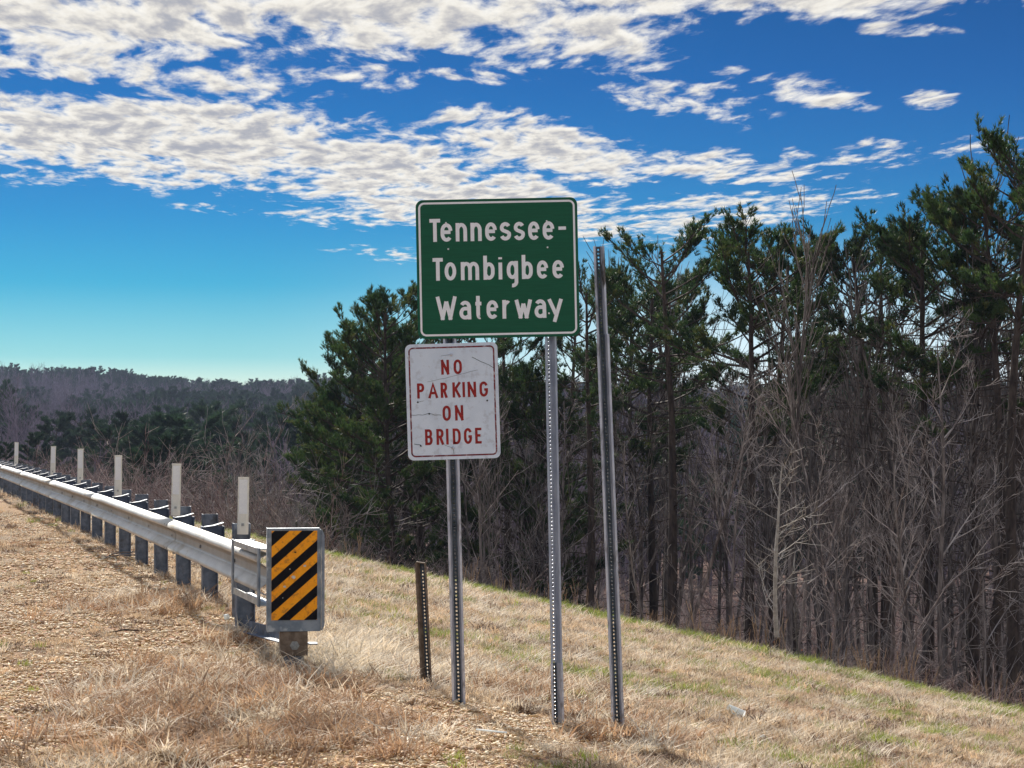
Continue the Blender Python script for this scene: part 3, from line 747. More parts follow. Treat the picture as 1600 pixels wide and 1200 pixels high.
for zx, zy in ((430, 258), (446, 440), (1130, 245), (1136, 428), (1146, 887), (455, 903)):
    x_, z_ = zl(zx, zy); bolt_on(panel, x_, z_, .0062, M['reflect'], -.004)

# the white sign
na = R(1.75)
wc = Vector((at(600 + 430 / 4, Z1), Y_s - .004, zat(520 + 428 / 4, Z1)))
ns = empty('no_parking_sign', (wc.x, wc.y, wc.z - .384), 'weathered white sign with red letters reading NO PARKING ON BRIDGE', 'traffic sign')
np_ = plate('sign_panel', .612, .768, .038, 0, .003, M['panelwhite'], ns); np_.location = wc - ns.location; np_.rotation_euler = (0, -na, 0)
ring('border', .612 - .042, .768 - .042, .030, .010, -.0008, M['redborder'], np_)
def zw(x, y): return zoom_local(x, y, 430, 428, 4.0, na)
for txt, yt, yb, ex in [('NO', 168, 260, [(357, 407), (435, 487)]), ('PARKING', 310, 405, [(207, 252), (277, 337), (354, 396), (428, 478), (490, 507), (523, 576), (597, 650)]),
                        ('ON', 454, 549, [(366, 418), (444, 496)]), ('BRIDGE', 598, 697, [(257, 304), (328, 374), (388, 404), (430, 480), (500, 550), (570, 618)])]:
    xm = (ex[0][0] + ex[-1][1]) / 2
    for ch, (xa, xb) in zip(txt, ex):
        _, ztp = zw(xm, yt); _, zbt = zw(xm, yb); x0, _ = zw(xa, (yt + yb) / 2); x1, _ = zw(xb, (yt + yb) / 2)
        letter(ch, x0, x1, zbt, ztp, .0168, -.0008, M['red'], np_)
def crackline(pts, wd):
    mb = MB(); q = [zw(*p) for p in pts]; out = []
    for i in range(len(q) - 1):
        for k in range(3):
            f = k / 3; out.append((q[i][0] + (q[i + 1][0] - q[i][0]) * f + random.uniform(-.002, .002), q[i][1] + (q[i + 1][1] - q[i][1]) * f + random.uniform(-.002, .002)))
    out.append(q[-1]); stroke(mb, out, wd, -.0011); mb.build('surface_crack', M['crack'], np_)
crackline([(548, 153), (600, 175), (640, 195), (684, 218)], .0035); crackline([(272, 306), (380, 285), (470, 262), (585, 232)], .0018)
crackline([(172, 516), (240, 513), (283, 505), (320, 513), (358, 515)], .003); crackline([(190, 696), (228, 700), (236, 712)], .004); crackline([(434, 722), (438, 757)], .003)
crackline([(378, 700), (430, 718)], .002); crackline([(360, 145), (415, 136)], .002); crackline([(205, 437), (250, 425)], .002)
for zx, zy in ((420, 135), (432, 719)): bolt_on(np_, *zw(zx, zy), .011, M['upost'], -.006)
for zx, zy in ((212, 434), (645, 423), (230, 706), (283, 506)): bolt_on(np_, *zw(zx, zy), .006, M['dark'], -.002, 'dent')

# the tall empty post and the short one
b3 = (at(967, 14.0), 14.0)
tp = empty('empty_sign_post', (b3[0], b3[1], th(*b3)), 'tall empty perforated steel post standing right of the green sign', 'post')
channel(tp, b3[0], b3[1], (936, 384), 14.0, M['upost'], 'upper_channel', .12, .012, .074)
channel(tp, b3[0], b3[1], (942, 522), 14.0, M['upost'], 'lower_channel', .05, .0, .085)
for zy in (400, 414): 
    pass
Zs_ = 15.0; b4 = (at(668, Zs_), Zs_)
sp = empty('stub_post', (b4[0], b4[1], th(*b4)), 'short rusty perforated post stub left of the sign posts', 'post')
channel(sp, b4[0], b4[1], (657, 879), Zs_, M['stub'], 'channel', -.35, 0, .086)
mb = MB(); mb.box(-.03, .03, .0, .03, -.004, .004); o = mb.build('bent_tip', M['stub'], sp); o.location = (at(657, Zs_) - b4[0], 0, zat(879, Zs_) - th(*b4)); o.rotation_euler = (0, .15, 0)


# ------------------------------------------------------------------ trees
def rdir(n=3): v = Vector((random.gauss(0, 1), random.gauss(0, 1), random.gauss(0, 1))); return v.normalized()
def limb(mb, p, d, ln, r0, n_seg, sides, droop=0.0, wob=.12, r1=None):
    pts = [p.copy()]; rr = [r0]; d = d.normalized()
    for i in range(n_seg):
        d = (d + rdir() * wob + Vector((0, 0, droop))).normalized(); p = p + d * (ln / n_seg); pts.append(p.copy())
        rr.append(r0 + ((r1 if r1 is not None else r0 * .25) - r0) * (i + 1) / n_seg)
    mb.tube(pts, rr, sides); return pts, rr
def along(pts, f):
    x = f * (len(pts) - 1); i = min(int(x), len(pts) - 2); return pts[i].lerp(pts[i + 1], x - i), (pts[i + 1] - pts[i]).normalized()
def tufts(centres, dirs, size, per, wd, seed):
    """bunches of needles, each needle one slim triangle"""
    r = np.random.RandomState(seed); C = np.repeat(np.array(centres), per, 0); D = np.repeat(np.array(dirs), per, 0)
    n = len(C); d = r.normal(size=(n, 3)); d /= np.linalg.norm(d, axis=1)[:, None]
    d = d * .8 + D * .8; d[:, 2] += .35; d /= np.linalg.norm(d, axis=1)[:, None]
    ln = size * r.uniform(.6, 1.15, n)[:, None]; s = np.cross(d, r.normal(size=(n, 3))); s /= np.linalg.norm(s, axis=1)[:, None]
    base = C + D * r.uniform(-.5, .4, n)[:, None] * size * .8
    V = np.concatenate([base - s * wd / 2, base + s * wd / 2, base + d * ln * 1.0], 1).reshape(-1, 3)
    # widen the middle so a needle bunch reads from afar
    return V, np.arange(3 * n).reshape(-1, 3)

def make_pine(seed, H=15, crown0=.45, spread=2.6, dens=1.0, dead=True, tuft=.145, per=15, wd=.022, needle='needle', lowres=False):
    random.seed(seed); tr = MB(); br = tr; C = []; D = []
    pts = []; p = Vector((0, 0, 0)); d = Vector((random.uniform(-.03, .03), random.uniform(-.03, .03), 1)); rad = []
    r0 = H * .0115; N = 10
    for i in range(N + 1):
        pts.append(p.copy()); rad.append(r0 * (1 - .88 * i / N) ** .9 + .01); d = (d + Vector((random.gauss(0, .022), random.gauss(0, .022), .05))).normalized(); p = p + d * (H / N)
    tr.tube(pts, rad, 5 if lowres else 8)
    z = crown0; step = (.032 if not lowres else .06) / dens
    while z < .985:
        t = (z - crown0) / (1 - crown0)
        prof_ = math.sqrt(max(.05, 1 - (max(0, t - .35) / .68) ** 2)) * (.55 + .45 * min(1, t / .35))
        for k in range(random.randint(2, 4) + (1 if t > .45 and not lowres else 0)):
            if random.random() < .10: continue
            ln = spread * prof_ * random.uniform(.55, 1.2) + .25; a = random.uniform(0, 2 * math.pi)
            q, dd = along(pts, z + random.uniform(-.01, .01)); up = .02 + .55 * t ** 1.5 + random.uniform(-.12, .22)
            bd = Vector((math.cos(a), math.sin(a), up))
            bp_, _ = limb(br, q, bd, ln, .012 + .012 * ln, 5 if not lowres else 3, 3, .09, .13)
            nsub = int((5 + ln * 5.5) * (1 if not lowres else .9))
            for j in range(nsub):
                f = random.uniform(.30, 1.0) ** .7; q2, d2 = along(bp_, f); sd2 = d2.cross(Vector((0, 0, 1))) * random.choice((-1, 1))
                dd2 = (d2 * .7 + sd2 * random.uniform(.3, 1) + Vector((0, 0, random.uniform(.1, .7)))).normalized(); l2 = random.uniform(.25, .7) * (1.25 - f * .5)
                if lowres: e = q2 + dd2 * l2; m_ = [q2, e]
                else: m_, _ = limb(br, q2, dd2, l2, .010, 2, 3, .08, .15)
                e = m_[-1]; dl = (m_[-1] - m_[-2]).normalized()
                C.append(e); D.append(dl)
                C.append(m_[-2].lerp(e, .35)); D.append(dl)
                C.append(m_[-2].lerp(e, .75) + rdir() * .09); D.append(dl)
                if not lowres: C.append(e + rdir() * .10); D.append(dl)
                if not lowres and random.random() < .5: C.append(e + rdir() * .16); D.append((dl + rdir() * .4).normalized())
            C.append(bp_[-1]); D.append((bp_[-1] - bp_[-2]).normalized())
        z += step * random.uniform(.7, 1.3)
    C.append(pts[-1]); D.append(Vector((0, 0, 1)))
    if dead:
        z = .12
        while z < crown0 + .15:
            for k in range(random.randint(1, 3)):
                a = random.uniform(0, 2 * math.pi); q, _ = along(pts, z); ln = random.uniform(.5, 2.4) * (.5 + z)
                m_, _ = limb(br, q, Vector((math.cos(a), math.sin(a), random.uniform(-.25, .35))), ln, .016, 4, 3, -.02, .16, .006)
                for j in range(random.randint(1, 4)):
                    q2, d2 = along(m_, random.uniform(.3, .95)); limb(br, q2, d2 + rdir() * .7, random.uniform(.2, .6), .008, 2, 3, 0, .15, .005)
            z += random.uniform(.012, .035)
    V, T = tufts([tuple(c) for c in C], [tuple(c) for c in D], tuft, per, wd, seed)
    mt = tr.mesh('trunk'); mt.materials.append(M['bark_pine'])
    mc = tri_mesh('crown', V, T, M[needle])
    return mt, mc, float(V[:, 2].max())

def make_bare(seed, H=13, r0=.11, first=.3, ang=(25, 50), levels=3, nb=12, twig='twig', bark='bark_grey', tr_=.007, lean=.05, wander=.05, droop=.05, dens=1.0):
    random.seed(seed); tr = MB(); br = MB()
    pts = []; rad = []; p = Vector((0, 0, 0)); d = Vector((random.uniform(-lean, lean), random.uniform(-lean, lean), 1)).normalized(); N = 9
    for i in range(N + 1):
        pts.append(p.copy()); rad.append(r0 * (1 - i / N) ** .8 + .012); d = (d + Vector((random.gauss(0, wander), random.gauss(0, wander), .05))).normalized(); p = p + d * (H / N)
    tr.tube(pts, rad, 7)
    def grow(pp, f, lv, ln_parent):
        q, d0 = along(pp, f); a = random.uniform(0, 2 * math.pi); an = R(random.uniform(*ang))
        sd3 = d0.orthogonal().normalized(); sd3.rotate(Matrix.Rotation(a, 3, d0)); bd = d0 * math.cos(an) + sd3 * math.sin(an)
        ln = ln_parent * random.uniform(.35, .62) * (1.15 - f * .55); rb_ = max(tr_, .011 * ln * (1 if lv > 1 else .8))
        m_, _ = limb(br, q, bd, ln, rb_, 4 if lv > 1 else 3, 3, droop, .12, tr_ * .7)
        if lv > 1:
            for j in range(int((3 + ln * 1.6) * dens)): grow(m_, random.uniform(.2, 1.0), lv - 1, ln)
    for k in range(nb): grow(pts, first + (.98 - first) * ((k + random.random()) / nb), levels, H * .50)
    mt = tr.mesh('trunk'); mt.materials.append(M[bark]); mc = br.mesh('crown'); mc.materials.append(M[twig])
    return mt, mc, max(p_[2] for p_ in br.v)

def make_shrub(seed, H=2.2, stems=9, spread=.8, twig='under', tr_=.006, leaf=0):
    random.seed(seed); mb = MB(); C = []
    def sub(m_, lv, ln):
        for j in range(3 if lv > 1 else 4):
            q, d2 = along(m_, random.uniform(.25, 1)); l2 = ln * random.uniform(.3, .6)
            m2, _ = limb(mb, q, d2 + rdir() * .8, l2, tr_, 2, 3, .05, .25, tr_ * .6)
            if lv > 1: sub(m2, lv - 1, l2)
            C.append(m2[-1])
    for k in range(stems):
        a = random.uniform(0, 6.283); s_ = random.uniform(.1, spread); ln = H * random.uniform(.5, 1.05)
        m_, _ = limb(mb, Vector((math.cos(a) * .25, math.sin(a) * .25, 0)), Vector((math.cos(a) * s_, math.sin(a) * s_, 1)), ln, tr_ * 2.2, 4, 3, .0, .2, tr_)
        sub(m_, 2, ln)
    return mb, C

BARE, PINE = [], []
pine_var = [make_pine(11, 15, .70, 2.1, 1.0), make_pine(12, 16, .76, 2.0, 1.15), make_pine(13, 14, .64, 2.4, 1.05), make_pine(14, 16, .78, 1.8, 1.0), make_pine(15, 15, .74, 1.7, .8),
            make_pine(16, 11, .14, 2.6, 1.3), make_pine(17, 15, .77, 2.1, 1.15)]
bare_var = [make_bare(21, 13, .10), make_bare(22, 14, .12, .35, (20, 42)), make_bare(23, 12, .08, .25, (25, 55)), make_bare(24, 15, .13, .45, (18, 40), nb=10),
            make_bare(25, 11, .07, .2, (28, 60)), make_bare(26, 14, .09, .5, (20, 38), nb=9), make_bare(27, 14, .10, .52, (10, 25), 2, 24, twig='bark_grey', wander=.02, lean=.01, tr_=.013, dens=.75, droop=.09),
            make_bare(28, 15, .085, .45, (15, 38), 2, 20, twig='bark_grey', wander=.04, lean=.05, tr_=.010, dens=.6, droop=.08), make_bare(29, 14, .075, .5, (15, 40), 2, 22, twig='bark_grey', wander=.05, lean=.08, tr_=.010, dens=.6, droop=.06)]
slim_var = [make_bare(31, 9, .045, .2, (22, 45), 2, 14), make_bare(32, 8, .04, .15, (25, 55), 2, 16), make_bare(33, 10, .055, .3, (20, 40), 2, 12)]
pale_var = make_bare(41, 6.2, .050, .12, (35, 60), 2, 18, 'pale', 'pale', .008, .0, wander=.02, droop=.09, dens=1.4)
lowp = [make_pine(51, 12, .25, 2.9, 1.7, False, .42, 13, .085, 'needle_far', True), make_pine(52, 11, .20, 3.1, 1.7, False, .42, 13, .085, 'needle_far', True), make_pine(53, 13, .35, 2.7, 1.7, False, .42, 13, .085, 'needle_far', True)]
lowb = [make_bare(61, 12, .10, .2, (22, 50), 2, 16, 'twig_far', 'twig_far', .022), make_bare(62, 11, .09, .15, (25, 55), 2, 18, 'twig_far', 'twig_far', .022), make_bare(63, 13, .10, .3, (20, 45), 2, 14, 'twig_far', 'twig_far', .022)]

def place_tree(name, var, x, y, h=None, label='', group=None, cat='tree', yaw=None, wide=1.0, z=None, lean=0.0):
    mt, mc, H = var; s = (h / H) if h else random.uniform(.85, 1.1)
    e = bpy.data.objects.new(name, None); link(e); e.location = (x, y, (th(x, y) if z is None else z) - .1); e.scale = (s * wide, s * wide, s)
    e.rotation_euler = (lean * random.uniform(-1, 1), lean * random.uniform(-1, 1), random.uniform(0, 6.283) if yaw is None else yaw); tag(e, label, cat, group)
    for nm, m_ in (('trunk', mt), ('crown', mc)):
        o = bpy.data.objects.new(nm, m_); link(o, e)
    return e
_tops = {}
def top_xy(me):
    if me.name not in _tops:
        co = np.empty(len(me.vertices) * 3); me.vertices.foreach_get('co', co); co = co.reshape(-1, 3); _tops[me.name] = tuple(co[co[:, 2] > co[:, 2].max() - .6].mean(0)[:2])
    return _tops[me.name]
def tree_px(name, var, px, Z, ytop, label, group=None, **kw):
    x = at(px, Z); h = zat(ytop, Z) - th(x, Z) + .1; yaw = kw.pop('yaw', None)
    if yaw is None: yaw = random.uniform(0, 6.283)
    k = h / var[2] * kw.get('wide', 1.0); tx, ty = top_xy(var[1])
    if name != 'pale_sapling': x -= (tx * math.cos(yaw) - ty * math.sin(yaw)) * k    # so the treetop stands at the given column
    return place_tree(name, var, x, Z, h, label, group, yaw=yaw, **kw)

# pines named one by one
tree_px('pine_tree', pine_var[5], 612, 58, 432, 'broad bushy pine with layered branches at the left end of the wood', wide=1.05, yaw=1.0)
tree_px('pine_tree', pine_var[2], 560, 68, 520, 'smaller pine leaning out on the left of the broad bushy pine', wide=.95)
tree_px('pine_tree', pine_var[2], 692, 62, 425, 'pine standing behind the white no parking sign')
tree_px('pine_tree', pine_var[0], 800, 64, 440, 'pine hidden by the green sign, its needles showing beneath')
tree_px('pine_tree', pine_var[0], 925, 56, 402, 'pine directly behind the top of the tall empty post')
tree_px('pine_tree', pine_var[2], 1015, 60, 395, 'pine with drooping green boughs just right of the tall empty post')
tree_px('pine_tree', pine_var[0], 1090, 54, 348, 'thick dark pine left of the tallest middle pine', wide=1.1)
tree_px('pine_tree', pine_var[2], 1163, 50, 318, 'tallest middle pine with a pointed green top', wide=1.05)
tree_px('pine_tree', pine_var[1], 1225, 56, 345, 'narrow pine left of the bare treetop')
tree_px('pine_tree', pine_var[1], 1345, 56, 333, 'thin pine with a small crown right of the bare treetop')
tree_px('pine_tree', pine_var[6], 1399, 48, 300, 'open crowned pine with a clear trunk, third from the right edge', wide=1.05)
tree_px('pine_tree', pine_var[0], 1473, 47, 268, 'open crowned pine, second from the right edge', wide=1.05)
tree_px('pine_tree', pine_var[3], 1545, 45, 235, 'tall pine near the right edge with twiggy crown')
tree_px('pine_tree', pine_var[1], 1600, 43, 185, 'tallest pine, cut by the right edge')
def zone(px):
    for lim_, t in ((560, 'behind the striped end panel'), (650, 'left of the white sign'), (790, 'behind the two signs'), (880, 'behind the right post of the green sign'), (990, 'around the tall empty post'),
                    (1100, 'just right of the tall empty post'), (1180, 'left of the pale sapling'), (1260, 'behind the pale sapling'), (1340, 'right of the pale sapling'), (1430, 'beneath the thin crowned pines'), (1520, 'beneath the open crowned pines'), (1600, 'at the right edge')):
        if px < lim_: return t
    return 'beyond the right edge of the picture'
# set further back, and on beyond the frame
PG = 'pines deeper in the wood'
for px, Z, yt in [(860, 72, 440), (980, 74, 430), (1060, 76, 400), (1375, 62, 322), (1515, 56, 262), (1205, 62, 365), (740, 75, 450), (650, 80, 470), (640, 70, 540), (720, 68, 520), (1690, 46, 210), (1780, 50, 260), (1880, 52, 240)]:
    tree_px('pine_tree', random.choice(pine_var[:5]), px, Z, yt, 'dark pine set back in the wood ' + zone(px), PG)
tree_px('bare_tree', bare_var[6], 1263, 46, 286, 'bare tree whose top rises above the pines', yaw=.5)
tree_px('bare_tree', bare_var[6], 1572, 46, 176, 'bare tree rising above the pines at the right edge')
tree_px('bare_tree', bare_var[6], 940, 70, 352, 'bare treetop behind the tall empty post')
tree_px('bare_tree', bare_var[6], 1030, 72, 368, 'faint bare treetop right of the tall empty post')
tree_px('pale_sapling', pale_var, 1213, 33.5, 735, 'pale grey leafless sapling in front of the dark wood', z=th(at(1213, 33.5), 33.5) + 0.5, cat='sapling', yaw=2.0, wide=1.45)
tree_px('pale_sapling', slim_var[1], 1248, 35.5, 830, 'thin grey leafless sapling right of the pale one', cat='sapling')
tree_px('pine_tree', pine_var[5], 582, 70, 500, 'dense pine filling the gap behind the broad bushy pine')
tree_px('pine_tree', pine_var[5], 652, 66, 520, 'dense dark pine between the broad bushy pine and the white sign')
tree_px('pine_tree', pine_var[5], 538, 62, 665, 'short bushy pine at the foot of the broad bushy pine', wide=.9)
tree_px('pine_tree', pine_var[5], 825, 60, 560, 'dense low pine seen between the white sign and the right sign post')
tree_px('cedar_tree', pine_var[5], 515, 68, 600, 'low dark green cedar beside the broad bushy pine', wide=.85)

# tall dark thin trees whose branches stand against the sky
for i in range(30):
    px = random.uniform(1040, 1690); Z = random.uniform(46, 78); x = at(px, Z)
    top = np.interp(px, [1040, 1200, 1350, 1500, 1690], [430, 410, 385, 330, 300]) + random.uniform(-20, 90)
    v = random.choice([bare_var[6], bare_var[7], bare_var[8]])
    place_tree('bare_tree', v, x, Z, zat(top, Z) - th(x, Z), 'thin dark leafless tree reaching the canopy ' + zone(px), 'thin dark trees reaching the canopy', lean=.06)
# bare trees of the wood
random.seed(99)
BG = 'bare trees of the wood behind the signs'
for i in range(100):
    px = random.uniform(560, 1760); Z = random.uniform(36, 82) if px > 900 else random.uniform(50, 90)
    x = at(px, Z); 
    if x + TH * Z < float(crest(Z)) + 3.0: continue
    top = np.interp(px, [560, 700, 900, 1150, 1300, 1400, 1600, 1760], [600, 560, 530, 520, 510, 490, 460, 420]) + random.uniform(-10, 170)
    v = random.choice((bare_var[:6] + bare_var[7:] * 2) if Z > 42 else bare_var[2:6] + slim_var)
    h = zat(top, Z) - th(x, Z); h = min(max(5, h), 11 if v in slim_var else 99)
    place_tree('bare_tree', v, x, Z, h, ('tall' if h > 11 else 'lower') + ' leafless tree ' + zone(px), BG, lean=.05)
for i in range(48):
    px = random.uniform(640, 1720); Z = random.uniform(32, 60); x = at(px, Z)
    if x + TH * Z < float(crest(Z)) + 1.6: continue
    place_tree('bare_sapling', random.choice(slim_var), x, Z, random.uniform(4, 8.5), 'slender leafless sapling ' + zone(px) + (' near the bank' if Z < 44 else ' deeper in'), 'slender saplings in the wood', cat='sapling', lean=.12)

# middle distance, left
MG = 'round pines in the valley beyond the guardrail'
for px, Z, yt, wd_ in [(205, 170, 640, 1.35), (155, 190, 648, 1.2), (250, 165, 655, 1.2), (300, 150, 636, 1.4), (345, 175, 650, 1.2), (235, 150, 668, 1.2), (180, 160, 668, 1.2), (400, 160, 668, 1.1), (270, 110, 682, 1.3), (240, 118, 700, 1.3), (95, 200, 650, 1.2), (60, 150, 672, 1.2), (300, 115, 700, 1.3), (10, 120, 690, 1.3), (330, 210, 630, 1.2), (420, 230, 640, 1.1), (130, 230, 636, 1.2), (-20, 180, 650, 1.2), (-70, 150, 660, 1.2), (480, 170, 640, 1.2)]:
    tree_px('pine_tree', random.choice(lowp), px, Z, yt, 'round dark pine in the valley behind the ' + ('nearest delineator' if px > 330 else 'second delineator' if px > 230 else 'third delineator' if px > 160 else 'fourth delineator' if px > 110 else 'farthest delineators') + (', standing far off' if Z > 165 else ''), MG, wide=wd_)
for i in range(60):
    px = random.uniform(-60, 560); Z = random.uniform(75, 260); x = at(px, Z)
    if x + TH * Z < float(crest(Z)) + 5.0: continue
    yt = np.interp(px, [-60, 200, 400, 560], [700, 705, 665, 640]) + random.uniform(-10, 40)
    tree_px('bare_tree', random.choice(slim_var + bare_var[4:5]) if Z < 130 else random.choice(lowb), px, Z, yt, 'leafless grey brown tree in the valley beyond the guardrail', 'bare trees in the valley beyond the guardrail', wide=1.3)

# ------------------------------------------------------------------ scattered stuff (geometry nodes)
def scatter(name, pts, idx_, scl, rot, sources, label, cat=None):
    """one object; instances of unlinked source meshes on points"""
    me = bpy.data.meshes.new(name); me.vertices.add(len(pts)); me.vertices.foreach_set('co', np.asarray(pts, np.float32).ravel())
    for nm, tp_, dat in (('pick', 'INT', np.asarray(idx_, np.int32)), ('size', 'FLOAT', np.asarray(scl, np.float32))):
        a = me.attributes.new(nm, tp_, 'POINT'); a.data.foreach_set('value', dat)
    a = me.attributes.new('turn', 'FLOAT_VECTOR', 'POINT'); a.data.foreach_set('vector', np.asarray(rot, np.float32).ravel())
    o = bpy.data.objects.new(name, me); link(o); tag(o, label, kind='stuff')
    ng = bpy.data.node_groups.new(name + '_scatter', 'GeometryNodeTree'); ng.interface.new_socket('Geometry', in_out='INPUT', socket_type='NodeSocketGeometry'); ng.interface.new_socket('Geometry', in_out='OUTPUT', socket_type='NodeSocketGeometry')
    N = ng.nodes; L_ = ng.links; gi = N.new('NodeGroupInput'); go = N.new('NodeGroupOutput')
    join = N.new('GeometryNodeGeometryToInstance')
    for m_ in sources[::-1]:
        so = bpy.data.objects.new(name + '_source', m_); oi = N.new('GeometryNodeObjectInfo'); oi.inputs['Object'].default_value = so; oi.transform_space = 'ORIGINAL'
        L_.new(oi.outputs['Geometry'], join.inputs[0])
    iop = N.new('GeometryNodeInstanceOnPoints'); iop.inputs['Pick Instance'].default_value = True
    def attr(nm, tp_):
        n = N.new('GeometryNodeInputNamedAttribute'); n.data_type = tp_; n.inputs[0].default_value = nm; return [s for s in n.outputs if s.enabled][0]
    L_.new(gi.outputs[0], iop.inputs['Points']); L_.new(join.outputs[0], iop.inputs['Instance'])
    L_.new(attr('pick', 'INT'), iop.inputs['Instance Index']); L_.new(attr('size', 'FLOAT'), iop.inputs['Scale']); L_.new(attr('turn', 'FLOAT_VECTOR'), iop.inputs['Rotation'])
    L_.new(iop.outputs[0], go.inputs[0])
    md = o.modifiers.new('scatter', 'NODES'); md.node_group = ng; return o

def grass_tuft(seed, n, h, rad_, lean, wd, mat, curl=.6):
    r = np.random.RandomState(seed); a = r.uniform(0, 6.283, n); q = rad_ * np.sqrt(r.uniform(0, 1, n)); bx, by = np.cos(a) * q, np.sin(a) * q
    hh = h * r.uniform(.5, 1.15, n); la = r.uniform(0, 6.283, n); le = lean * r.uniform(.2, 1.3, n)
    dx_, dy_ = np.cos(la) * le, np.sin(la) * le; sx, sy = -np.sin(la), np.cos(la)
    V = []; 
    for f, wf in ((0, 1), (.5, .8), (1, .1)):
        cx = bx + dx_ * hh * (f ** 1.5 if f else 0); cy = by + dy_ * hh * (f ** 1.5 if f else 0); cz = hh * (f - curl * .45 * f * f * np.minimum(le, 1.2)) - .008
        for sg in (-1, 1): V.append(np.stack([cx + sg * sx * wd / 2 * wf, cy + sg * sy * wd / 2 * wf, cz], 1))
    V = np.stack(V, 1).reshape(-1, 3); b = np.arange(n)[:, None] * 6
    T = np.concatenate([b + np.array([[0, 1, 3, 2]]), b + np.array([[2, 3, 5, 4]])], 0)
    return tri_mesh('tuft', V, T, mat)
tuft_src = [grass_tuft(1, 60, .085, .13, 1.5, .009, M['straw']), grass_tuft(2, 60, .10, .14, 1.3, .0085, M['straw']), grass_tuft(3, 55, .07, .14, 1.8, .0095, M['straw_red']),
            grass_tuft(4, 50, .11, .12, 1.4, .0085, M['straw_pale']), grass_tuft(5, 50, .10, .10, .8, .006, M['grass_green'], .3), grass_tuft(6, 60, .12, .15, 1.7, .0085, M['straw_pale']), grass_tuft(7, 60, .11, .15, 1.7, .0085, M['straw_red']), grass_tuft(8, 60, .07, .15, 1.9, .010, M['straw_dark'])]
# two nearer kinds of tuft get thicker
def in_view(X, Y, m=1.15): return np.abs(X) < Y * (800 / F) * m + 1.2
def pts_region(y0, y1, dens, seed):
    r = np.random.RandomState(seed); xm = y1 * 800 / F * 1.15 + 1.2; n = int(2 * xm * (y1 - y0) * dens); X = r.uniform(-xm, xm, n); Y = r.uniform(y0, y1, n)
    k = in_view(X, Y); return X[k], Y[k], r
GX, GY, GI, GS, GR = [], [], [], [], []
green_at = [hit(742, 1003), hit(628, 1000), hit(1095, 1080), hit(1180, 1060), hit(1390, 1165), hit(1440, 1080), hit(835, 1190), hit(980, 1090), hit(700, 1190), hit(1000, 1010)]
for (y0, y1, dens, gs_) in ((9.5, 16, 90, .95), (16, 24, 68, 1.05), (24, 34, 45, 1.3), (34, 62, 24, 1.7)):
    X, Y, r = pts_region(y0, y1, dens, int(y0 * 10)); L = X + TH * Y; g = gravel(X, Y); lim = crest(Y) + .7
    keep = (np.hypot(X - hp.x, (Y - hp.y + .55) / 2.4) > .33) & (L < lim) & (L > -.4) & (r.uniform(size=len(X)) > np.clip(g * 1.25 - .10, 0, .93))
    X, Y, L, g = X[keep], Y[keep], L[keep], g[keep]; n = len(X); u = r.uniform(size=n)
    big = fbm(X / 1.3, Y / 2.0, 77); red = fbm(X / .9, Y / 1.4, 81); i_ = np.where(u < .5, 0, 1)
    i_ = np.where(r.uniform(size=n) < sstep(red, .52, .68) * .7, 2, i_); i_ = np.where(r.uniform(size=n) < .16 + sstep(big, .5, .7) * .25, 3, i_)
    gr = sstep(L - crest(Y), -3.2, -.6) * .75 + .03 + .36 * sstep(fbm(X / .8, Y / 1.2, 91), .58, .72) * sstep(L, 4, 6)
    for (gx, gy) in green_at: gr = np.maximum(gr, .85 * np.exp(-(((X - gx) / .16) ** 2 + ((Y - gy) / .3) ** 2)))
    i_ = np.where(r.uniform(size=n) < gr, 4, i_)
    dk = .12 + .55 * sstep(fbm(X / .45, Y / .7, 63), .56, .70); i_ = np.where((r.uniform(size=n) < dk) & (i_ != 4), 7, i_)
    tall = sstep(fbm(X / .7, Y / 1.0, 55), .60, .72) * sstep(L, 2.4, 3.2) * (1 - sstep(L, 5, 8) * .7)
    i_ = np.where((r.uniform(size=n) < tall * .55) & (i_ != 4), r.choice([5, 6], n), i_)
    GX.append(X); GY.append(Y); GI.append(i_); GS.append(gs_ * r.uniform(.6, 1.15, n) * np.where(g > .4, .65, 1) * np.where(np.hypot(X - hp.x, (Y - 14.0) / 2) < .8, .6, 1)); GR.append(np.stack([r.normal(0, .12, n), r.normal(0, .12, n), r.uniform(0, 6.283, n)], 1))
# thick heaps of matted grass seen in the photo
heaps = [(700, 1060, 5, .5, 90), (790, 1075, 6, .45, 90), (500, 1035, 5, .45, 110), (560, 1020, 5, .4, 80), (920, 1090, 6, .4, 70), (370, 1000, 6, .2, 30), (400, 1090, 6, .7, 90), (250, 950, 6, .8, 90), (300, 1060, 6, .8, 80), (970, 1150, 6, .25, 30), (700, 1110, 5, .0, 0), (1040, 1150, 6, .5, 50), (520, 1140, 6, .7, 80), (180, 1130, 6, .8, 60), (560, 1000, 5, .3, 50)]
r = np.random.RandomState(5)
for px, py, ii, sp_, n in heaps:
    if not n: continue
    hx_, hy_ = hit(px, py); X = hx_ + r.normal(0, sp_ * .5, n); Y = hy_ + r.normal(0, sp_ * .8, n)
    GX.append(X); GY.append(Y); GI.append(np.where(r.uniform(size=n) < .7, ii, 5)); GS.append(r.uniform(.8, 1.3, n)); GR.append(np.stack([r.normal(0, .2, n), r.normal(0, .2, n), r.uniform(0, 6.283, n)], 1))
X = np.concatenate(GX); Y = np.concatenate(GY)
scatter('dry_grass', np.stack([X, Y, terrain(X, Y)], 1), np.concatenate(GI), np.concatenate(GS), np.concatenate(GR), tuft_src, 'matted dry winter grass on the shoulder and embankment')
print('tufts', len(X))

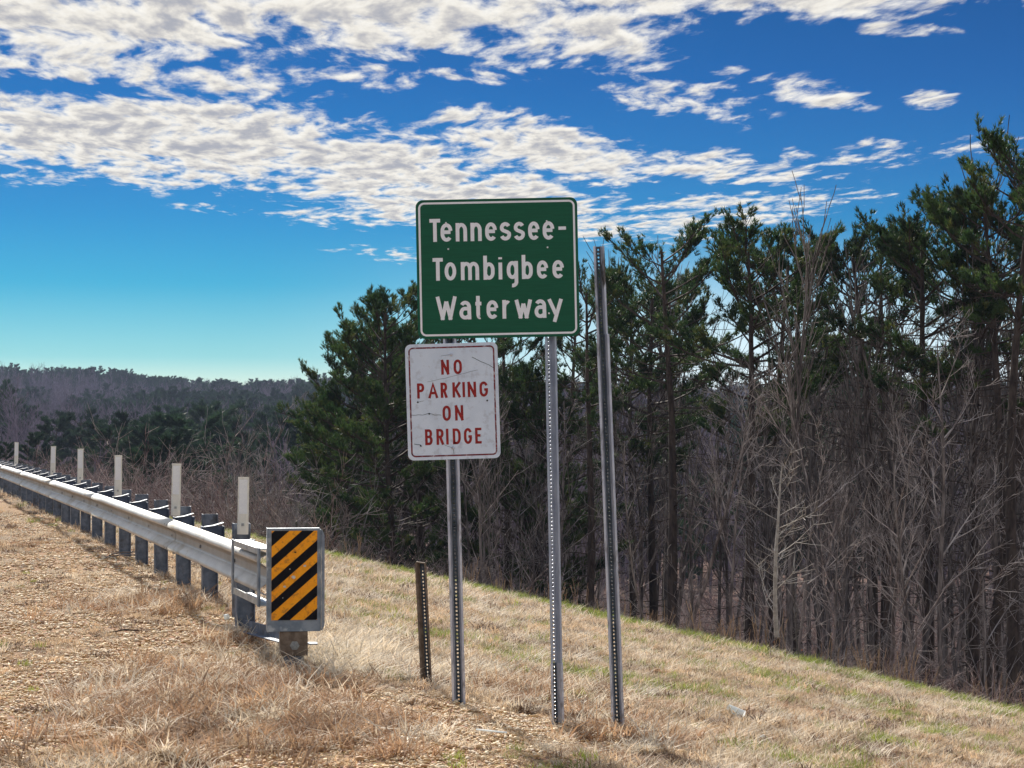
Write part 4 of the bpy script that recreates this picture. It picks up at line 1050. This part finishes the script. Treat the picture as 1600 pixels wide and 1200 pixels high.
# gravel
def stone(seed):
    r = np.random.RandomState(seed); t_ = (1 + 5 ** .5) / 2
    V = np.array([(-1, t_, 0), (1, t_, 0), (-1, -t_, 0), (1, -t_, 0), (0, -1, t_), (0, 1, t_), (0, -1, -t_), (0, 1, -t_), (t_, 0, -1), (t_, 0, 1), (-t_, 0, -1), (-t_, 0, 1)]) / 1.9
    V = V * r.uniform(.75, 1.2, (12, 1)) * np.array([1.2, .85, .6])
    T = [(0, 11, 5), (0, 5, 1), (0, 1, 7), (0, 7, 10), (0, 10, 11), (1, 5, 9), (5, 11, 4), (11, 10, 2), (10, 7, 6), (7, 1, 8), (3, 9, 4), (3, 4, 2), (3, 2, 6), (3, 6, 8), (3, 8, 9), (4, 9, 5), (2, 4, 11), (6, 2, 10), (8, 6, 7), (9, 8, 1)]
    me = tri_mesh('stone', V * .5, T, M['stone']); me.polygons.foreach_set('use_smooth', [True] * 20); return me
SX, SY, SS = [], [], []
for (y0, y1, dens, m_) in ((9.5, 16, 1500, 1), (16, 24, 800, 1.1), (24, 40, 260, 1.6)):
    X, Y, r = pts_region(y0, y1, dens, int(y0 * 7)); g = gravel(X, Y); L = X + TH * Y
    keep = (r.uniform(size=len(X)) < np.clip((g - .22) * 1.7, .02, 1)) & (L < 8) & (L > -1.7)
    SX.append(X[keep]); SY.append(Y[keep]); SS.append(m_ * r.lognormal(0, .4, keep.sum()) * .019)
X = np.concatenate(SX); Y = np.concatenate(SY); r = np.random.RandomState(3); n = len(X); print('stones', n)
scatter('gravel', np.stack([X, Y, terrain(X, Y) + .003], 1), r.randint(0, 5, n), np.clip(np.concatenate(SS), .008, .06), np.stack([r.normal(0, .3, n), r.normal(0, .3, n), r.uniform(0, 6.28, n)], 1), [stone(s) for s in range(5)], 'tan and orange river gravel round the posts')

# dry stalks along the crest of the bank
def stalk_clump(seed):
    random.seed(seed); mb = MB()
    for k in range(random.randint(3, 6)):
        h = random.uniform(.35, .95); d = Vector((random.gauss(0, .22), random.gauss(0, .15), 1)); p, _ = limb(mb, Vector((random.gauss(0, .10), random.gauss(0, .10), 0)), d, h, .006, 4, 3, -.03, .07, .005)
        for j in range(7):
            q, dd = along(p, random.uniform(.45, 1)); limb(mb, q, dd + rdir() * .35, random.uniform(.04, .12), .004, 1, 3, 0, .05, .002)
    me = mb.mesh('stalks'); me.materials.append(M['stalk']); return me
X, Y = [], []
for px in list(np.random.RandomState(8).uniform(505, 1660, 85)) + [520, 600, 640, 700, 760, 770, 790, 1010, 1030, 1045, 1050, 1150, 1290, 1310, 1320, 1340, 1390, 1400, 1520, 1580, 1560]:
    Z = 30.0
    for _ in range(30):     # point of the crest line seen at this column
        Z = Z * .5 + .5 * float(np.clip((float(crest(Z)) - at(px, Z)) / TH, 18, 62))
    Lr = random.uniform(-.5, 1.0); X.append(at(px, Z) + Lr); Y.append(Z)
X = np.array(X); Y = np.array(Y); n = len(X); r = np.random.RandomState(4)
scatter('broom_sedge', np.stack([X, Y, terrain(X, Y) - .02], 1), r.randint(0, 4, n), r.uniform(.35, .9, n), np.stack([r.normal(0, .08, n), r.normal(0, .08, n), r.uniform(0, 6.28, n)], 1), [stalk_clump(s) for s in range(4)], 'dry reddish broom sedge stalks along the crest of the bank')

# undergrowth of the wood
us = []
for s in range(6):
    mb, C = make_shrub(70 + s, random.uniform(1.6, 2.8), 9, 1.0); me = mb.mesh('thicket'); me.materials.append(M['under'] if s < 4 else M['twig']); us.append(me)
def leafy(seed):
    r = np.random.RandomState(seed); n = 130; c = r.normal(0, 1, (n, 3)) * np.array([.7, .7, .35]) + np.array([0, 0, .5]); c[:, 2] = np.abs(c[:, 2])
    a = r.normal(size=(n, 3)); a /= np.linalg.norm(a, axis=1)[:, None]; b = np.cross(a, r.normal(size=(n, 3))); b /= np.linalg.norm(b, axis=1)[:, None]; s = r.uniform(.03, .07, (n, 1))
    V = np.stack([c - a * s, c + b * s * .6, c + a * s, c - b * s * .6], 1).reshape(-1, 3); return tri_mesh('dead_leaves', V, np.arange(4 * n).reshape(-1, 4), M['rusty_leaf'])
us += [leafy(1), leafy(2)]
r = np.random.RandomState(12); n0 = 7000; px = r.uniform(380, 1760, n0); Z = 26 + 90 * r.uniform(0, 1, n0) ** 1.5; X = (px - 800) / F * Z; L = X + TH * Z
k = (L > crest(Z) + .9); X, Y, px = X[k], Z[k], px[k]; n = len(X); pick = np.where(r.uniform(size=n) < .22, r.choice([6, 7], n), r.randint(0, 6, n)); print('under', n)
dedge = X + TH * Y - crest(Y)
scl = r.uniform(.45, 1.2, n) * np.clip(.35 + dedge * .055, 0, 1)
scatter('undergrowth', np.stack([X, Y, terrain(X, Y) - .05], 1), pick, scl, np.stack([r.normal(0, .15, n), r.normal(0, .15, n), r.uniform(0, 6.28, n)], 1), us, 'tangled leafless undergrowth on the floor of the wood')
# valley thicket on the left
n0 = 1500; px = r.uniform(-80, 560, n0); Z = 55 + 190 * r.uniform(0, 1, n0) ** 1.3; X = (px - 800) / F * Z; L = X + TH * Z; k = L > crest(Z) + 1.5; X, Y = X[k], Z[k]; n = len(X)
scatter('valley_thicket', np.stack([X, Y, terrain(X, Y) - .1], 1), r.randint(0, 6, n), r.uniform(.6, 1.5, n), np.stack([r.normal(0, .1, n), r.normal(0, .1, n), r.uniform(0, 6.28, n)], 1), us[:6], 'leafless thicket filling the valley beyond the guardrail')

# far woods on the hills
def joined(var):
    mt, mc, H = var; bm = MB(); me = bpy.data.meshes.new('far_tree')
    vs = []; fs = []; mi = []; off = 0
    for q, m_ in enumerate((mt, mc)):
        co = np.empty(len(m_.vertices) * 3); m_.vertices.foreach_get('co', co); vs += [tuple(p) for p in co.reshape(-1, 3)]
        fs += [tuple(i + off for i in p.vertices) for p in m_.polygons]; mi += [q] * len(m_.polygons); off += len(m_.vertices)
    me.from_pydata(vs, [], fs); me.materials.append(mt.materials[0]); me.materials.append(mc.materials[0]); me.polygons.foreach_set('material_index', mi); return me
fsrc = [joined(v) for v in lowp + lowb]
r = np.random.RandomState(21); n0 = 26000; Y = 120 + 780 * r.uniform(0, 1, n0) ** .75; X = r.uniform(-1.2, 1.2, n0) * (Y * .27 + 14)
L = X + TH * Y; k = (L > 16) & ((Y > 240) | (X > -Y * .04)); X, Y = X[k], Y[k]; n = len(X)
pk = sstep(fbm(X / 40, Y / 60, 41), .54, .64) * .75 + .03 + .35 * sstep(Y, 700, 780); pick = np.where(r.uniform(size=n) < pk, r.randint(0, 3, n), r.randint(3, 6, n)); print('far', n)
scatter('far_forest', np.stack([X, Y, terrain(X, Y) - .2], 1), pick, r.uniform(.55, 1.25, n), np.stack([np.zeros(n), np.zeros(n), r.uniform(0, 6.28, n)], 1), fsrc, 'mixed bare and pine forest covering the far hills')

# ------------------------------------------------------------------ litter
lx, ly = hit(1148, 1124)
cup = empty('plastic_cup', (lx, ly, th(lx, ly) + .075), 'crumpled white plastic cup lying in the grass at lower right', 'cup', rot=(0, 0, 0))
mb = MB(); ax = Vector((.10, -.05, -.05)).normalized(); pts = [Vector((0, 0, 0)) - ax * .07 + ax * t for t in (0, .02, .07, .14)]
mb.tube(pts, [.026, .030, .035, .041], 12, False); mb.tube([pts[0], pts[0] + ax * .003], [.026, .026], 12, True); mb.build('cup_wall', M['plastic'], cup)
mb = MB(); mb.tube([pts[-1], pts[-1] + ax * .004], [.044, .044], 12, False); mb.build('rim', M['plastic'], cup)
lx, ly = hit(1191, 1157); mb = MB(); mb.tube([(-.03, 0, .0), (0, .0, .012), (.03, -.01, 0)], [.006, .013, .004], 6, True); o = mb.build('paper_scrap', M['plastic'], loc=(lx, ly, th(lx, ly) + .03)); tag(o, 'tiny white scrap lying just right of the plastic cup', 'litter')
lx, ly = hit(768, 1163); mb = MB(); mb.box(-.085, .085, -.012, .012, 0, .006); o = mb.build('white_strip', M['plastic'], loc=(lx, ly, th(lx, ly) + .075)); o.rotation_euler = (0, .08, -.15); tag(o, 'thin white strip lying in grass below the sign posts', 'litter')
lx, ly = hit(355, 968); mb = MB()
mb.tube([(-.02, 0, 0), (.02, 0, .01)], [.028, .024], 10, True); o = mb.build('can_lid', M['plastic'], loc=(lx, ly, th(lx, ly) + .02)); tag(o, 'small white can end beside the guardrail post foot', 'litter')
lx, ly = hit(190, 872); mb = MB(); mb.tube([(-.18, -.1, .01), (-.12, .02, .05), (0, .12, .07), (.15, .14, .07), (.3, .1, .04)], [.008] * 5, 5, True); mb.tube([(-.14, -.2, .01), (-.06, -.1, .04), (.05, -.06, .05), (.25, -.05, .04)], [.008] * 4, 5, True)
o = mb.build('dead_stick', M['bark_grey'], loc=(lx, ly, th(lx, ly))); tag(o, 'curved dead stick on gravel below the rail at left', 'stick')
lx, ly = hit(195, 990); mb = MB(); mb.tube([(-.10, -.1, .02), (0, 0, .035), (.11, .08, .02)], [.005, .008, .004], 5, True); o = mb.build('dead_stick', M['bark_pine'], loc=(lx, ly, th(lx, ly))); tag(o, 'dark broken stick in the matted grass at lower left', 'stick')

# ------------------------------------------------------------------ the air: faint blue haze over the distance
hz = bpy.data.materials.new('winter_haze'); hz.use_nodes = True; t = NT(hz.node_tree); t.n.clear()
pv_ = t.new('ShaderNodeVolumePrincipled'); pv_.inputs['Color'].default_value = (.58, .70, 1.0, 1); pv_.inputs['Density'].default_value = .00016; pv_.inputs['Anisotropy'].default_value = 0.0
ou = t.new('ShaderNodeOutputMaterial'); t.l.new(pv_.outputs[0], ou.inputs['Volume'])
zlo = float(V_ground[:, 2].min()) - 1.0
mb = MB(); mb.box(-1250, 1250, -120, 1400, zlo, 46); o = mb.build('haze', hz); tag(o, 'faint blue haze over the far hills', kind='stuff')
print('ground z', zlo, V_ground[:, 2].max())

print('tris', sum(len(m.polygons) for m in bpy.data.meshes), {m.name: len(m.polygons) for m in bpy.data.meshes if len(m.polygons) > 30000})
